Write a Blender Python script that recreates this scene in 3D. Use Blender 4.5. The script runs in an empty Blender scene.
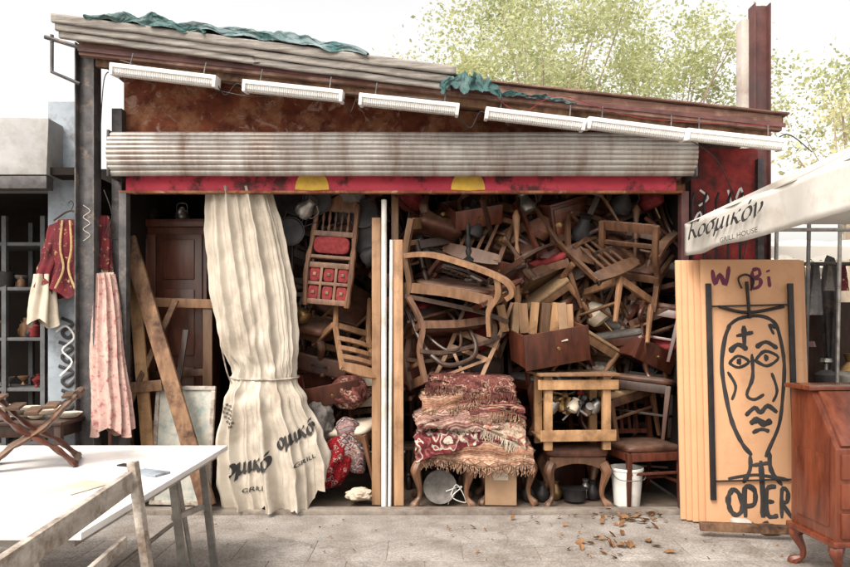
import bpy, math, random, bmesh
from mathutils import Vector, Matrix, Euler
from mathutils import noise as mn
from mathutils.bvhtree import BVHTree
R=random.Random(11)
F=660.;CY=-5.5;EYE=1.5
def W(px,py,y):
    d=y-CY
    return Vector(((px-425)/F*d,y,EYE-(py-328)/F*d))
COL=bpy.context.scene.collection
V=Vector
# ---------------------------------------------------------------- materials
def N(nt,t,**k):
    n=nt.nodes.new(t)
    for a,b in k.items():
        setattr(n,a,b)
    return n
def mat(name,c1,c2,rough=.6,metal=0,scale=6,stretch=(1,1,1),bump=.15,dirt=None,dscale=2,dlo=.5,dhi=.7,rnd=.15,spec=.3,trans=0,dist=0.3,dstretch=None,dust=0,dirt2=None):
    m=bpy.data.materials.new(name);m.use_nodes=True;nt=m.node_tree;L=nt.links
    b=nt.nodes['Principled BSDF'];b.inputs['Roughness'].default_value=rough;b.inputs['Metallic'].default_value=metal
    b.inputs['Specular IOR Level'].default_value=spec
    tc=N(nt,'ShaderNodeTexCoord');mp=N(nt,'ShaderNodeMapping');mp.inputs['Scale'].default_value=stretch
    L.new(tc.outputs['Object'],mp.inputs[0])
    no=N(nt,'ShaderNodeTexNoise');no.inputs['Scale'].default_value=scale;no.inputs['Detail'].default_value=6;no.inputs['Roughness'].default_value=.65;no.inputs['Distortion'].default_value=dist
    L.new(mp.outputs[0],no.inputs['Vector'])
    cr=N(nt,'ShaderNodeValToRGB');e=cr.color_ramp.elements
    e[0].position=.33;e[1].position=.68;e[0].color=(*c1,1);e[1].color=(*c2,1)
    L.new(no.outputs['Fac'],cr.inputs[0]);out=cr.outputs[0]
    if dirt:
        n2=N(nt,'ShaderNodeTexNoise');n2.inputs['Scale'].default_value=dscale;n2.inputs['Detail'].default_value=8;n2.inputs['Roughness'].default_value=.7
        if dstretch:
            m2=N(nt,'ShaderNodeMapping');m2.inputs['Scale'].default_value=dstretch;L.new(tc.outputs['Object'],m2.inputs[0]);L.new(m2.outputs[0],n2.inputs['Vector'])
        else:L.new(tc.outputs['Object'],n2.inputs['Vector'])
        mr=N(nt,'ShaderNodeMapRange');mr.inputs[1].default_value=dlo;mr.inputs[2].default_value=dhi
        L.new(n2.outputs['Fac'],mr.inputs[0])
        mx=N(nt,'ShaderNodeMix',data_type='RGBA');L.new(mr.outputs[0],mx.inputs[0]);L.new(out,mx.inputs[6]);mx.inputs[7].default_value=(*dirt,1);out=mx.outputs[2]
    if dirt2:
        n3=N(nt,'ShaderNodeTexNoise');n3.inputs['Scale'].default_value=dscale*1.7;n3.inputs['Detail'].default_value=10;n3.inputs['Roughness'].default_value=.75;n3.inputs['Distortion'].default_value=1
        L.new(tc.outputs['Object'],n3.inputs['Vector'])
        mr=N(nt,'ShaderNodeMapRange');mr.inputs[1].default_value=.55;mr.inputs[2].default_value=.62
        L.new(n3.outputs['Fac'],mr.inputs[0])
        mx=N(nt,'ShaderNodeMix',data_type='RGBA');L.new(mr.outputs[0],mx.inputs[0]);L.new(out,mx.inputs[6]);mx.inputs[7].default_value=(*dirt2,1);out=mx.outputs[2]
    if dust:
        ge=N(nt,'ShaderNodeNewGeometry');sx=N(nt,'ShaderNodeSeparateXYZ');L.new(ge.outputs['Normal'],sx.inputs[0])
        nd=N(nt,'ShaderNodeTexNoise');nd.inputs['Scale'].default_value=14;L.new(tc.outputs['Object'],nd.inputs['Vector'])
        ml=N(nt,'ShaderNodeMath',operation='MULTIPLY');L.new(sx.outputs[2],ml.inputs[0]);L.new(nd.outputs['Fac'],ml.inputs[1])
        mr=N(nt,'ShaderNodeMapRange');mr.inputs[1].default_value=.2;mr.inputs[2].default_value=.6;mr.inputs[4].default_value=dust;L.new(ml.outputs[0],mr.inputs[0])
        mx=N(nt,'ShaderNodeMix',data_type='RGBA');L.new(mr.outputs[0],mx.inputs[0]);L.new(out,mx.inputs[6]);mx.inputs[7].default_value=(.26,.215,.17,1);out=mx.outputs[2]
    if rnd:
        oi=N(nt,'ShaderNodeObjectInfo');mr=N(nt,'ShaderNodeMapRange');mr.inputs[3].default_value=1-rnd;mr.inputs[4].default_value=1+rnd
        L.new(oi.outputs['Random'],mr.inputs[0])
        hs=N(nt,'ShaderNodeHueSaturation');L.new(mr.outputs[0],hs.inputs['Value']);L.new(out,hs.inputs['Color']);out=hs.outputs[0]
    L.new(out,b.inputs['Base Color'])
    if bump:
        bp=N(nt,'ShaderNodeBump');bp.inputs['Strength'].default_value=bump;bp.inputs['Distance'].default_value=.01
        L.new(no.outputs['Fac'],bp.inputs['Height']);L.new(bp.outputs[0],b.inputs['Normal'])
    if trans:
        tr=N(nt,'ShaderNodeBsdfTranslucent');L.new(out,tr.inputs[0]);ms=N(nt,'ShaderNodeMixShader');ms.inputs[0].default_value=trans
        L.new(b.outputs[0],ms.inputs[1]);L.new(tr.outputs[0],ms.inputs[2]);L.new(ms.outputs[0],nt.nodes['Material Output'].inputs[0])
    return m
GR=(1.6,1.6,.35)
wd_dark=mat('dark_wood',(.014,.007,.005),(.055,.024,.014),.42,scale=14,stretch=GR,rnd=.4,spec=.45,dust=.22)
wd_red=mat('mahogany',(.035,.01,.006),(.11,.032,.017),.36,scale=12,stretch=GR,rnd=.35,spec=.5,dust=.16)
wd_brown=mat('brown_wood',(.045,.021,.011),(.135,.065,.034),.45,scale=12,stretch=GR,rnd=.5,spec=.45,dust=.25)
wd_tan=mat('tan_wood',(.11,.056,.028),(.23,.125,.066),.5,scale=12,stretch=GR,rnd=.45,spec=.4,dust=.25)
wd_post=mat('light_timber',(.26,.145,.075),(.41,.245,.14),.6,scale=9,stretch=(2,2,.2),rnd=.15,dirt=(.14,.075,.04),dlo=.5,dhi=.72,dscale=3,bump=.4)
wd_pine=mat('pine_wood',(.26,.14,.066),(.42,.25,.125),.55,scale=10,stretch=GR,rnd=.12,dirt=(.13,.07,.035),dlo=.48,dhi=.7,dscale=6)
wd_old=mat('old_plank',(.11,.055,.032),(.27,.16,.09),.75,scale=9,stretch=GR,rnd=.15,dirt=(.045,.022,.014),dlo=.45,dhi=.65,dscale=5)
wd_grey=mat('weathered_board',(.16,.147,.133),(.34,.317,.29),.85,scale=7,stretch=(.5,1,7),rnd=.05,bump=.5,dirt=(.1,.08,.065),dlo=.46,dhi=.7,dscale=3,dstretch=(1,1,5))
wd_white=mat('washed_wood',(.3,.265,.225),(.5,.455,.4),.7,scale=10,stretch=(2,.5,2),rnd=.06,dirt=(.15,.105,.075),dlo=.45,dhi=.63,dscale=8)
rust=mat('rust_sheet',(.075,.018,.012),(.26,.075,.035),.85,scale=4,bump=.3,dirt=(.38,.19,.1),dlo=.48,dhi=.66,dscale=3.8,rnd=0,stretch=(1,1,1.6),dirt2=(.4,.25,.2))
rustbeam=mat('rusty_timber',(.07,.035,.027),(.18,.095,.07),.8,scale=9,stretch=(.3,1,3),bump=.5,dirt=(.31,.2,.16),dscale=4,rnd=.1,dlo=.48,dhi=.7)
galv=mat('galvanised_shutter',(.3,.285,.27),(.43,.41,.385),.45,metal=.3,scale=5,stretch=(.3,1,1),bump=.04,dirt=(.16,.105,.08),dlo=.42,dhi=.74,dscale=2.2,rnd=0,dstretch=(3,1,.6))
steel=mat('dark_steel',(.035,.033,.036),(.105,.1,.1),.6,metal=.2,scale=8,dirt=(.2,.15,.12),dlo=.55,dhi=.72,dscale=9,rnd=.1,bump=.3)
maroon=mat('maroon_steel',(.055,.022,.022),(.12,.05,.045),.6,scale=6,dirt=(.05,.035,.035),rnd=.05)
bluegrey=mat('bluegrey_paint',(.2,.235,.27),(.3,.34,.38),.7,scale=4,dirt=(.1,.09,.09),rnd=0,dscale=5)
shelfm=mat('dark_shelf_steel',(.06,.065,.07),(.14,.145,.15),.6,scale=4,dirt=(.05,.04,.035),rnd=.1)
concrete=mat('concrete',(.36,.33,.3),(.5,.46,.42),.9,scale=8,dirt=(.25,.2,.17),rnd=0,bump=.3)
white=mat('white_paint',(.62,.61,.6),(.74,.73,.72),.4,scale=3,dirt=(.42,.37,.33),dlo=.55,dhi=.85,rnd=.03,bump=.03)
lampglass=mat('ribbed_diffuser',(.53,.53,.52),(.66,.66,.64),.3,scale=3,dirt=(.38,.32,.26),dlo=.5,dhi=.8,rnd=.03,bump=.03)
canvas=mat('beige_canvas',(.4,.355,.295),(.51,.46,.39),.9,scale=5,dirt=(.25,.205,.155),dlo=.46,dhi=.76,dscale=2.8,rnd=0,bump=.12)
canopyw=mat('white_canopy',(.66,.63,.58),(.76,.74,.7),.8,scale=2,rnd=0,bump=.05,trans=.3,dirt=(.5,.44,.37))
ink=mat('dark_ink',(.02,.02,.02),(.05,.045,.045),.7,rnd=0,bump=0)
fadedink=mat('faded_ink',(.06,.055,.05),(.16,.14,.12),.8,rnd=0,bump=0,scale=30)
purple=mat('purple_paint',(.1,.02,.045),(.17,.04,.08),.7,rnd=0,bump=0)
black=mat('black_metal',(.015,.015,.017),(.045,.04,.04),.5,metal=.3,rnd=.1)
tarp=mat('teal_tarp',(.025,.06,.06),(.055,.12,.115),.7,scale=4,dirt=(.14,.18,.18),dlo=.52,dhi=.72,rnd=.1,spec=.15)
tarpb=mat('grey_teal_tarp',(.1,.15,.16),(.22,.28,.29),.7,scale=5,dirt=(.04,.1,.1),dlo=.48,dhi=.6,dscale=4,rnd=.1,spec=.15)
redp=mat('red_paint',(.4,.03,.06),(.56,.06,.09),.6,scale=5,dirt=(.08,.02,.02),dlo=.5,dhi=.6,dscale=4,rnd=0,stretch=(.5,1,1))
yellowp=mat('yellow_paint',(.66,.42,.05),(.78,.53,.09),.6,dirt=(.4,.2,.06),rnd=0)
redwall=mat('red_wall_paint',(.18,.02,.022),(.36,.045,.04),.8,scale=5,dirt=(.05,.02,.02),dlo=.42,dhi=.6,dscale=3,rnd=0)
velvet=mat('crimson_velvet',(.05,.007,.011),(.14,.015,.021),.85,scale=9,rnd=.1,dirt=(.34,.23,.11),dlo=.58,dhi=.65,dscale=30)
gold=mat('gold_trim',(.25,.16,.07),(.42,.29,.14),.6,scale=40,rnd=.1)
pinkc=mat('pink_cloth',(.38,.23,.2),(.52,.37,.32),.9,scale=14,dirt=(.28,.1,.1),dlo=.53,dhi=.64,dscale=22,rnd=.05)
creamc=mat('cream_cloth',(.42,.36,.28),(.56,.49,.4),.9,scale=7,rnd=.05,dirt=(.25,.18,.13))
rushseat=mat('rush_seat',(.17,.11,.06),(.31,.21,.115),.9,scale=30,stretch=(1,4,1),rnd=.2)
brownlea=mat('brown_leather',(.045,.018,.012),(.12,.05,.03),.45,scale=10,rnd=.3,dust=.25)
redup=mat('red_upholstery',(.12,.014,.018),(.25,.035,.035),.85,scale=25,rnd=.15)
greyup=mat('grey_upholstery',(.09,.082,.075),(.16,.145,.135),.9,scale=20,rnd=.25)
card=mat('cardboard',(.26,.165,.1),(.36,.235,.14),.9,scale=4,rnd=.1)
paper=mat('old_paper',(.4,.34,.27),(.56,.5,.41),.9,scale=5,rnd=.2)
glassb=mat('grimy_glass',(.22,.27,.25),(.38,.41,.38),.25,scale=6,dirt=(.46,.43,.37),dlo=.4,dhi=.6,dscale=12,rnd=.1,spec=.6)
silver=mat('tarnished_metal',(.2,.19,.18),(.42,.4,.37),.35,metal=.7,scale=10,rnd=.2)
brass=mat('brass',(.16,.1,.045),(.32,.21,.09),.42,metal=.8,scale=10,rnd=.2)
plasticw=mat('white_plastic',(.56,.55,.52),(.66,.65,.61),.4,rnd=.05,bump=0,dirt=(.38,.31,.25))
sandb=mat('sand_painted_board',(.54,.3,.165),(.6,.345,.195),.6,scale=2,dirt=(.4,.21,.11),dlo=.53,dhi=.8,rnd=.04,bump=.05)
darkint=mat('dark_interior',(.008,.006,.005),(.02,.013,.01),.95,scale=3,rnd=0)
bark=mat('bark',(.26,.21,.16),(.42,.35,.27),.95,scale=8,stretch=(2,2,.4),bump=.6,rnd=0)
leaf=mat('leaf',(.33,.37,.17),(.62,.63,.38),.6,scale=1.2,rnd=0,trans=.5,bump=0)  # lighter than real foliage: overexposed light is put into the leaf colour
leafy=mat('yellow_leaf',(.43,.42,.2),(.65,.63,.38),.6,scale=1.5,rnd=0,trans=.5,bump=0)  # yellowed foliage, with washed-out brightness painted into its colour
leafd=mat('dark_leaf',(.05,.085,.035),(.16,.2,.09),.6,scale=2,rnd=0,trans=.25,bump=0)
dryleaf=mat('dry_leaf',(.09,.045,.02),(.25,.13,.06),.8,scale=9,rnd=0,bump=0)
plaster=mat('pale_plaster',(.42,.4,.37),(.53,.5,.47),.9,scale=2,dirt=(.32,.28,.24),rnd=0)
greybox=mat('grey_painted_box',(.27,.27,.27),(.36,.36,.355),.7,scale=3,dirt=(.2,.18,.16),rnd=0)
def rugmat(name,c0,c1,c2,c3,sc=14,dsc=7,floral=False):
    m=bpy.data.materials.new(name);m.use_nodes=True;nt=m.node_tree;L=nt.links;b=nt.nodes['Principled BSDF'];b.inputs['Roughness'].default_value=.95;b.inputs['Specular IOR Level'].default_value=.05
    tc=N(nt,'ShaderNodeTexCoord');sp=N(nt,'ShaderNodeSeparateXYZ')
    no=N(nt,'ShaderNodeTexNoise');no.inputs['Scale'].default_value=5
    L.new(tc.outputs['Object'],no.inputs['Vector'])
    ad=N(nt,'ShaderNodeVectorMath',operation='MULTIPLY_ADD');ad.inputs[1].default_value=(.06,.06,.06);L.new(no.outputs['Color'],ad.inputs[0]);L.new(tc.outputs['Object'],ad.inputs[2])
    L.new(ad.outputs[0],sp.inputs[0])
    def M(op,a,bv,c=None):
        n=N(nt,'ShaderNodeMath',operation=op)
        for i,x in enumerate((a,bv,c)):
            if x is None: continue
            if hasattr(x,'node'): L.new(x,n.inputs[i])
            else: n.inputs[i].default_value=x
        return n.outputs[0]
    zz=M('ADD',sp.outputs[2],M('MULTIPLY',sp.outputs[1],.9))
    cr=N(nt,'ShaderNodeValToRGB');cr.color_ramp.interpolation='CONSTANT'
    e=cr.color_ramp.elements;e[0].color=(*c0,1)
    if floral:
        vo=N(nt,'ShaderNodeTexVoronoi',feature='F1');vo.inputs['Scale'].default_value=dsc;L.new(ad.outputs[0],vo.inputs['Vector'])
        vb=N(nt,'ShaderNodeTexNoise');vb.inputs['Scale'].default_value=dsc*3.5;vb.inputs['Detail'].default_value=1;L.new(ad.outputs[0],vb.inputs['Vector'])
        s=M('ADD',M('MULTIPLY',vo.outputs['Distance'],.75),M('MULTIPLY',vb.outputs[0],.55))
        e[0].color=(*c1,1);e[1].position=.38;e[1].color=(*c2,1)
        for p,c in((.45,c3),(.52,c1),(.58,c0),(.74,c3),(.8,c0)):
            q=e.new(p);q.color=(*c,1)
    else:
        px=M('PINGPONG',M('MULTIPLY',sp.outputs[0],dsc),.5)
        pz=M('PINGPONG',M('MULTIPLY',zz,dsc*1.3),.5)
        s=M('ADD',px,pz)
        e[1].position=.3;e[1].color=(*c1,1)
        for p,c in((.42,c2),(.55,c0),(.68,c3),(.8,c1)):
            q=e.new(p);q.color=(*c,1)
    L.new(s,cr.inputs[0]);out=cr.outputs[0]
    if not floral:
        st=N(nt,'ShaderNodeTexNoise');st.inputs['Scale'].default_value=1;st.noise_dimensions='1D';L.new(M('MULTIPLY',zz,sc*2),st.inputs['W'])
        c2r=N(nt,'ShaderNodeValToRGB');c2r.color_ramp.interpolation='CONSTANT';e=c2r.color_ramp.elements;e[0].color=(*c1,1);e[1].position=.42;e[1].color=(*c0,1);q=e.new(.5);q.color=(*c2,1);q=e.new(.58);q.color=(*c3,1)
        L.new(st.outputs[0],c2r.inputs[0])
        mask=M('GREATER_THAN',M('PINGPONG',M('MULTIPLY',zz,3.1),.5),.24)
        mx=N(nt,'ShaderNodeMix',data_type='RGBA');L.new(mask,mx.inputs[0]);L.new(out,mx.inputs[6]);L.new(c2r.outputs[0],mx.inputs[7]);out=mx.outputs[2]
    n5=N(nt,'ShaderNodeTexNoise');n5.inputs['Scale'].default_value=45;n5.inputs['Detail'].default_value=4;L.new(tc.outputs['Object'],n5.inputs['Vector'])
    m5=N(nt,'ShaderNodeMapRange');m5.inputs[1].default_value=.3;m5.inputs[2].default_value=.7;m5.inputs[3].default_value=.55;m5.inputs[4].default_value=1.2;L.new(n5.outputs[0],m5.inputs[0])
    x5=N(nt,'ShaderNodeMix',data_type='RGBA',blend_type='MULTIPLY');x5.inputs[0].default_value=1;L.new(out,x5.inputs[6]);L.new(m5.outputs[0],x5.inputs[7])
    L.new(x5.outputs[2],b.inputs['Base Color'])
    n3=N(nt,'ShaderNodeTexNoise');n3.inputs['Scale'].default_value=120;bp=N(nt,'ShaderNodeBump');bp.inputs['Strength'].default_value=.6;bp.inputs['Distance'].default_value=.006
    L.new(n3.outputs[0],bp.inputs['Height']);L.new(bp.outputs[0],b.inputs['Normal'])
    return m
rug_a=rugmat('red_kilim',(.2,.055,.05),(.4,.3,.22),(.05,.03,.03),(.32,.15,.11),16,8)
rug_b=rugmat('salmon_rug',(.36,.2,.135),(.44,.34,.25),(.2,.1,.065),(.42,.26,.18),20,9)
rug_c=rugmat('burgundy_rug',(.14,.03,.035),(.46,.4,.33),(.08,.03,.03),(.24,.08,.075),10,5,True)
rug_f=rugmat('maroon_rug',(.14,.05,.045),(.34,.23,.17),(.07,.03,.028),(.21,.085,.07),10,11,True)
rug_g=rugmat('pink_striped_rug',(.36,.22,.18),(.46,.38,.3),(.12,.06,.055),(.28,.11,.1),24,10)
rug_h=rugmat('beige_rug',(.4,.32,.24),(.24,.08,.07),(.46,.4,.31),(.34,.18,.13),24,7,True)
rug_d=rugmat('dotted_red_cloth',(.22,.014,.02),(.4,.34,.3),(.22,.02,.03),(.13,.01,.01),9,16,True)
rug_e=rugmat('striped_blanket',(.33,.29,.26),(.05,.045,.05),(.24,.07,.07),(.16,.16,.19),30,12)
# ---------------------------------------------------------------- geometry
class G:
    def __init__(s): s.v=[];s.f=[]
    def add(s,vs,fs):
        o=len(s.v);s.v+=[V(p) for p in vs];s.f+=[[i+o for i in f] for f in fs];return s
    def box(s,c,sz,rot=None):
        x,y,z=[a/2 for a in sz];vs=[V((i,j,k)) for i in(-x,x) for j in(-y,y) for k in(-z,z)]
        if rot:
            m=Euler([math.radians(a) for a in rot]).to_matrix();vs=[m@p for p in vs]
        return s.add([p+V(c) for p in vs],[(0,1,3,2),(4,6,7,5),(0,4,5,1),(2,3,7,6),(0,2,6,4),(1,5,7,3)])
    def beam(s,p,q,w,h=None,w2=None,h2=None,up=(0,1,0)):
        h=h or w;w2=w2 or w;h2=h2 or h;p=V(p);q=V(q);d=(q-p).normalized();u=V(up)
        if abs(d.dot(u))>.95:u=V((1,0,0))
        a=d.cross(u).normalized();b=a.cross(d).normalized();vs=[]
        for c,ww,hh in((p,w,h),(q,w2,h2)):
            for i,j in((-1,-1),(1,-1),(1,1),(-1,1)): vs.append(c+a*i*ww/2+b*j*hh/2)
        return s.add(vs,[(0,3,2,1),(4,5,6,7),(0,1,5,4),(1,2,6,5),(2,3,7,6),(3,0,4,7)])
    def tube(s,pts,r,n=8,sq=(1,1),closed=False,up=None,ph=0):
        pts=[V(p) for p in pts];k=len(pts);rr=r if isinstance(r,(list,tuple)) else [r]*k
        vs=[];fs=[];pu=V(up) if up else None
        for i,p in enumerate(pts):
            if closed:t=(pts[(i+1)%k]-pts[i-1])
            else:t=pts[min(i+1,k-1)]-pts[max(i-1,0)]
            if t.length<1e-9:t=V((0,0,1))
            t.normalize()
            if pu is None:
                pu=V((0,1,0)) if abs(t.y)<.9 else V((1,0,0))
            a=t.cross(pu)
            if a.length<1e-4:a=t.cross(V((.3,.7,.2)))
            a.normalize();b=a.cross(t).normalized()
            if not up:pu=b
            for j in range(n):
                an=2*math.pi*j/n+ph;vs.append(p+a*math.cos(an)*rr[i]*sq[0]+b*math.sin(an)*rr[i]*sq[1])
        m=k if closed else k-1
        for i in range(m):
            for j in range(n):
                x=i*n+j;y=i*n+(j+1)%n;z=((i+1)%k)*n;fs.append((x,y,z+(j+1)%n,z+j))
        if not closed:
            fs.append(tuple(range(n))[::-1]);fs.append(tuple((k-1)*n+j for j in range(n)))
        return s.add(vs,fs)
    def lathe(s,prof,c=(0,0,0),n=16,rot=None):
        vs=[];fs=[];m=Euler([math.radians(a) for a in rot]).to_matrix() if rot else Matrix.Identity(3)
        for r,z in prof:
            for j in range(n):
                a=2*math.pi*j/n;vs.append(m@V((r*math.cos(a),r*math.sin(a),z))+V(c))
        for i in range(len(prof)-1):
            for j in range(n): fs.append((i*n+j,i*n+(j+1)%n,(i+1)*n+(j+1)%n,(i+1)*n+j))
        fs.append(tuple(range(n))[::-1]);fs.append(tuple((len(prof)-1)*n+j for j in range(n)))
        return s.add(vs,fs)
    def grid(s,fn,nu,nv,wrap=False):
        vs=[fn(i/(nu if wrap else nu-1),j/(nv-1)) for j in range(nv) for i in range(nu)];fs=[]
        for j in range(nv-1):
            for i in range(nu if wrap else nu-1):
                fs.append((j*nu+i,j*nu+(i+1)%nu,(j+1)*nu+(i+1)%nu,(j+1)*nu+i))
        return s.add(vs,fs)
    def pillow(s,c,sz,e=.35,n=14,noise=0):
        def sp(x,p):return math.copysign(abs(x)**p,x)
        def fn(u,v):
            a=2*math.pi*u;b=math.pi*(v-.5);q=V((sp(math.cos(b),e)*sp(math.cos(a),e)*sz[0]/2,sp(math.cos(b),e)*sp(math.sin(a),e)*sz[1]/2,sp(math.sin(b),.7)*sz[2]/2))
            if noise:q+=mn.noise_vector((q+V(c))*7)*noise
            return q+V(c)
        return s.grid(fn,n*2,n,True)
    def obj(s,name,m,parent=None,bevel=0,smooth=40,label=None,category=None,solid=0,group=None,seg=2,raw=False):
        me=bpy.data.meshes.new(name);me.from_pydata([tuple(p) for p in s.v],[],s.f);me.validate();me.update()
        if not raw:
            bm=bmesh.new();bm.from_mesh(me);bmesh.ops.recalc_face_normals(bm,faces=bm.faces)
            if bevel:
                ed=[e for e in bm.edges if len(e.link_faces)==2 and e.calc_face_angle(0)>.6]
                bmesh.ops.bevel(bm,geom=ed,offset=bevel,segments=seg,affect='EDGES',profile=.6,clamp_overlap=True)
            bm.to_mesh(me);bm.free()
        if smooth:
            me.polygons.foreach_set('use_smooth',[True]*len(me.polygons));me.set_sharp_from_angle(angle=math.radians(smooth))
        o=bpy.data.objects.new(name,me);me.materials.append(m);COL.objects.link(o)
        if parent:o.parent=parent
        if label:o['label']=label;o['category']=category
        if group:o['group']=group
        if solid:
            md=o.modifiers.new('s','SOLIDIFY');md.thickness=solid
        return o
def thing(name,label,cat,group=None,loc=None,rot=None,s=1):
    o=bpy.data.objects.new(name,None);o.empty_display_size=.1;COL.objects.link(o);o['label']=label;o['category']=cat
    if group:o['group']=group
    if loc is not None:o.location=loc
    if rot:o.rotation_euler=[math.radians(a) for a in rot]
    o.scale=(s,)*3
    return o
def struct(o):o['kind']='structure';return o
def place(o,c,rot,s=1,h=.9,cen=None):
    m=Euler([math.radians(a) for a in rot]).to_matrix()
    cc=V(cen) if cen else V((0,0,h/2))
    o.location=V(c)-m@(cc*s);o.rotation_euler=[math.radians(a) for a in rot];o.scale=(s,)*3
    return o
def dup(root,label=None):
    n=root.copy();COL.objects.link(n)
    if label:n['label']=label
    for c in root.children:
        k=c.copy();k.parent=n;COL.objects.link(k)
        for g in c.children:
            q=g.copy();q.parent=k;COL.objects.link(q)
    return n
def cat(pts,n=6):
    pts=[V(p) for p in pts];P=[pts[0]]+pts+[pts[-1]];o=[]
    for i in range(1,len(P)-2):
        a,b,c,d=P[i-1],P[i],P[i+1],P[i+2]
        for k in range(n):
            t=k/n;o.append(.5*((2*b)+(c-a)*t+(2*a-5*b+4*c-d)*t*t+(3*b-a-3*c+d)*t**3))
    o.append(pts[-1]);return o
def text(body,name,m,width=None,height=None,shear=0,extr=.0015,bold=0,parent=None):
    cu=bpy.data.curves.new('t','FONT');cu.body=body;cu.extrude=0;cu.shear=shear;cu.offset=bold;cu.resolution_u=3
    t=bpy.data.objects.new('t',cu);COL.objects.link(t);bpy.context.view_layer.update()
    me=bpy.data.meshes.new_from_object(t.evaluated_get(bpy.context.evaluated_depsgraph_get()))
    bpy.data.objects.remove(t)
    xs=[v.co.x for v in me.vertices];ys=[v.co.y for v in me.vertices]
    w=max(xs)-min(xs);h=max(ys)-min(ys);sx=width/w;sy=(height/h) if height else sx
    for v in me.vertices: v.co=V(((v.co.x-min(xs))*sx-width/2,(v.co.y-min(ys))*sy-h*sy/2,0))
    me.materials.clear();me.materials.append(m);me.name=name
    o=bpy.data.objects.new(name,me);COL.objects.link(o)
    if parent:o.parent=parent
    return o
# calligraphic lettering drawn with a broad nib
CIR=[(.38,1.0),(.12,.82),(.02,.42),(.16,.04),(.4,.0),(.64,.2),(.72,.6),(.58,.92),(.38,1.0)]
GL={'Κ':(1.2,[[(-.05,1.5),(.12,1.58),(.16,1.4),(.08,.2),(.2,0)],[(.98,1.42),(.8,1.56),(.2,.82),(.42,.78),(.85,.1),(1.1,.02),(1.2,.2)]]),
 'ο':(.92,[CIR]),
 'σ':(1.05,[CIR,[(.38,1.0),(.65,1.02),(.98,1.1)]]),
 'μ':(1.12,[[(.1,1.0),(.08,.4),(-.06,-.5)],[(.08,.3),(.22,.0),(.46,.06),(.66,.5)],[(.7,1.0),(.66,.2),(.78,.0),(.95,.18)]]),
 'ι':(.5,[[(.08,.95),(.06,.25),(.16,.0),(.34,.18)]]),
 'κ':(.96,[[(.08,1.0),(.02,.0)],[(.66,.92),(.54,1.0),(.12,.5),(.28,.48),(.56,.04),(.74,.02),(.82,.14)]]),
 'ό':(.92,[CIR,[(.52,1.5),(.4,1.2)]]),
 'ν':(.8,[[(-.04,.9),(.1,1.0),(.22,.1),(.3,.02),(.58,.45),(.64,.8),(.54,1.0)]])}
def nib_word(body,name,m,width,parent,w=.1,ang=38,shear=.22,ys=1):
    g=G();x0=0;ca,sa=math.cos(math.radians(ang)),math.sin(math.radians(ang));zo=0
    for ch in body:
        adv,sts=GL[ch]
        for st in sts:
            pts=cat([(x0+a+b*shear,b*ys,0) for a,b in st],6);vs=[];fs=[];zo+=.0008
            for i,p in enumerate(pts):
                t=i/(len(pts)-1);ww=w*(.55+.45*min(1,6*min(t,1-t)+.15))
                d=(pts[min(i+1,len(pts)-1)]-pts[max(i-1,0)]).normalized();nrm=V((-d.y,d.x,0))
                n_=V((ca,sa*ys,0))*ww+nrm*(w*.22)*(1 if nrm.dot(V((ca,sa,0)))>0 else -1)
                vs+=[p-n_+V((0,0,zo)),p+n_+V((0,0,zo))]
            for i in range(len(pts)-1):fs.append((2*i,2*i+1,2*i+3,2*i+2))
            g.add(vs,fs)
        x0+=adv
    xs=[p.x for p in g.v];ys_=[p.y for p in g.v];k=width/(max(xs)-min(xs));cx=(max(xs)+min(xs))/2;cy=(max(ys_)+min(ys_))/2
    g.v=[V(((p.x-cx)*k,(p.y-cy)*k,p.z)) for p in g.v]
    return g.obj(name,m,parent,smooth=0,raw=True)
# ---------------------------------------------------------------- furniture makers
def legtaper(g,x,y,h,w=.044,sx=0,sy=0):
    g.beam((x+sx,y+sy,0),(x,y,h),w*.6,w*.6,w,w)
def turned(g,x,y,h,r=.024):
    pr=[(r*.6,0),(r*.9,.02),(r*.55,.05),(r*.8,h*.2),(r*1.1,h*.4),(r*.6,h*.46),(r*1.15,h*.5),(r*.65,h*.54),(r*1.1,h*.75),(r*1.2,h)]
    g.lathe(pr,(x,y,0),10)
def cabriole(g,x,y,h,r=.033):
    ux=math.copysign(1,x);uy=math.copysign(1,y)
    P=[(x+ux*.045,y+uy*.03,0),(x+ux*.035,y+uy*.025,.02),(x+ux*.0,y,h*.2),(x-ux*.006,y-uy*.004,h*.4),(x+ux*.018,y+uy*.015,h*.7),(x+ux*.026,y+uy*.02,h*.85),(x,y,h)]
    pts=cat(P,4);n=len(pts);rr=[]
    K=[.9,1.0,.5,.6,1.0,1.25,1.2]
    for i in range(n):
        t=i/(n-1)*6;a=int(min(t,5));f=t-a;rr.append(r*(K[a]*(1-f)+K[a+1]*f))
    g.tube(pts,rr,8)
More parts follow.
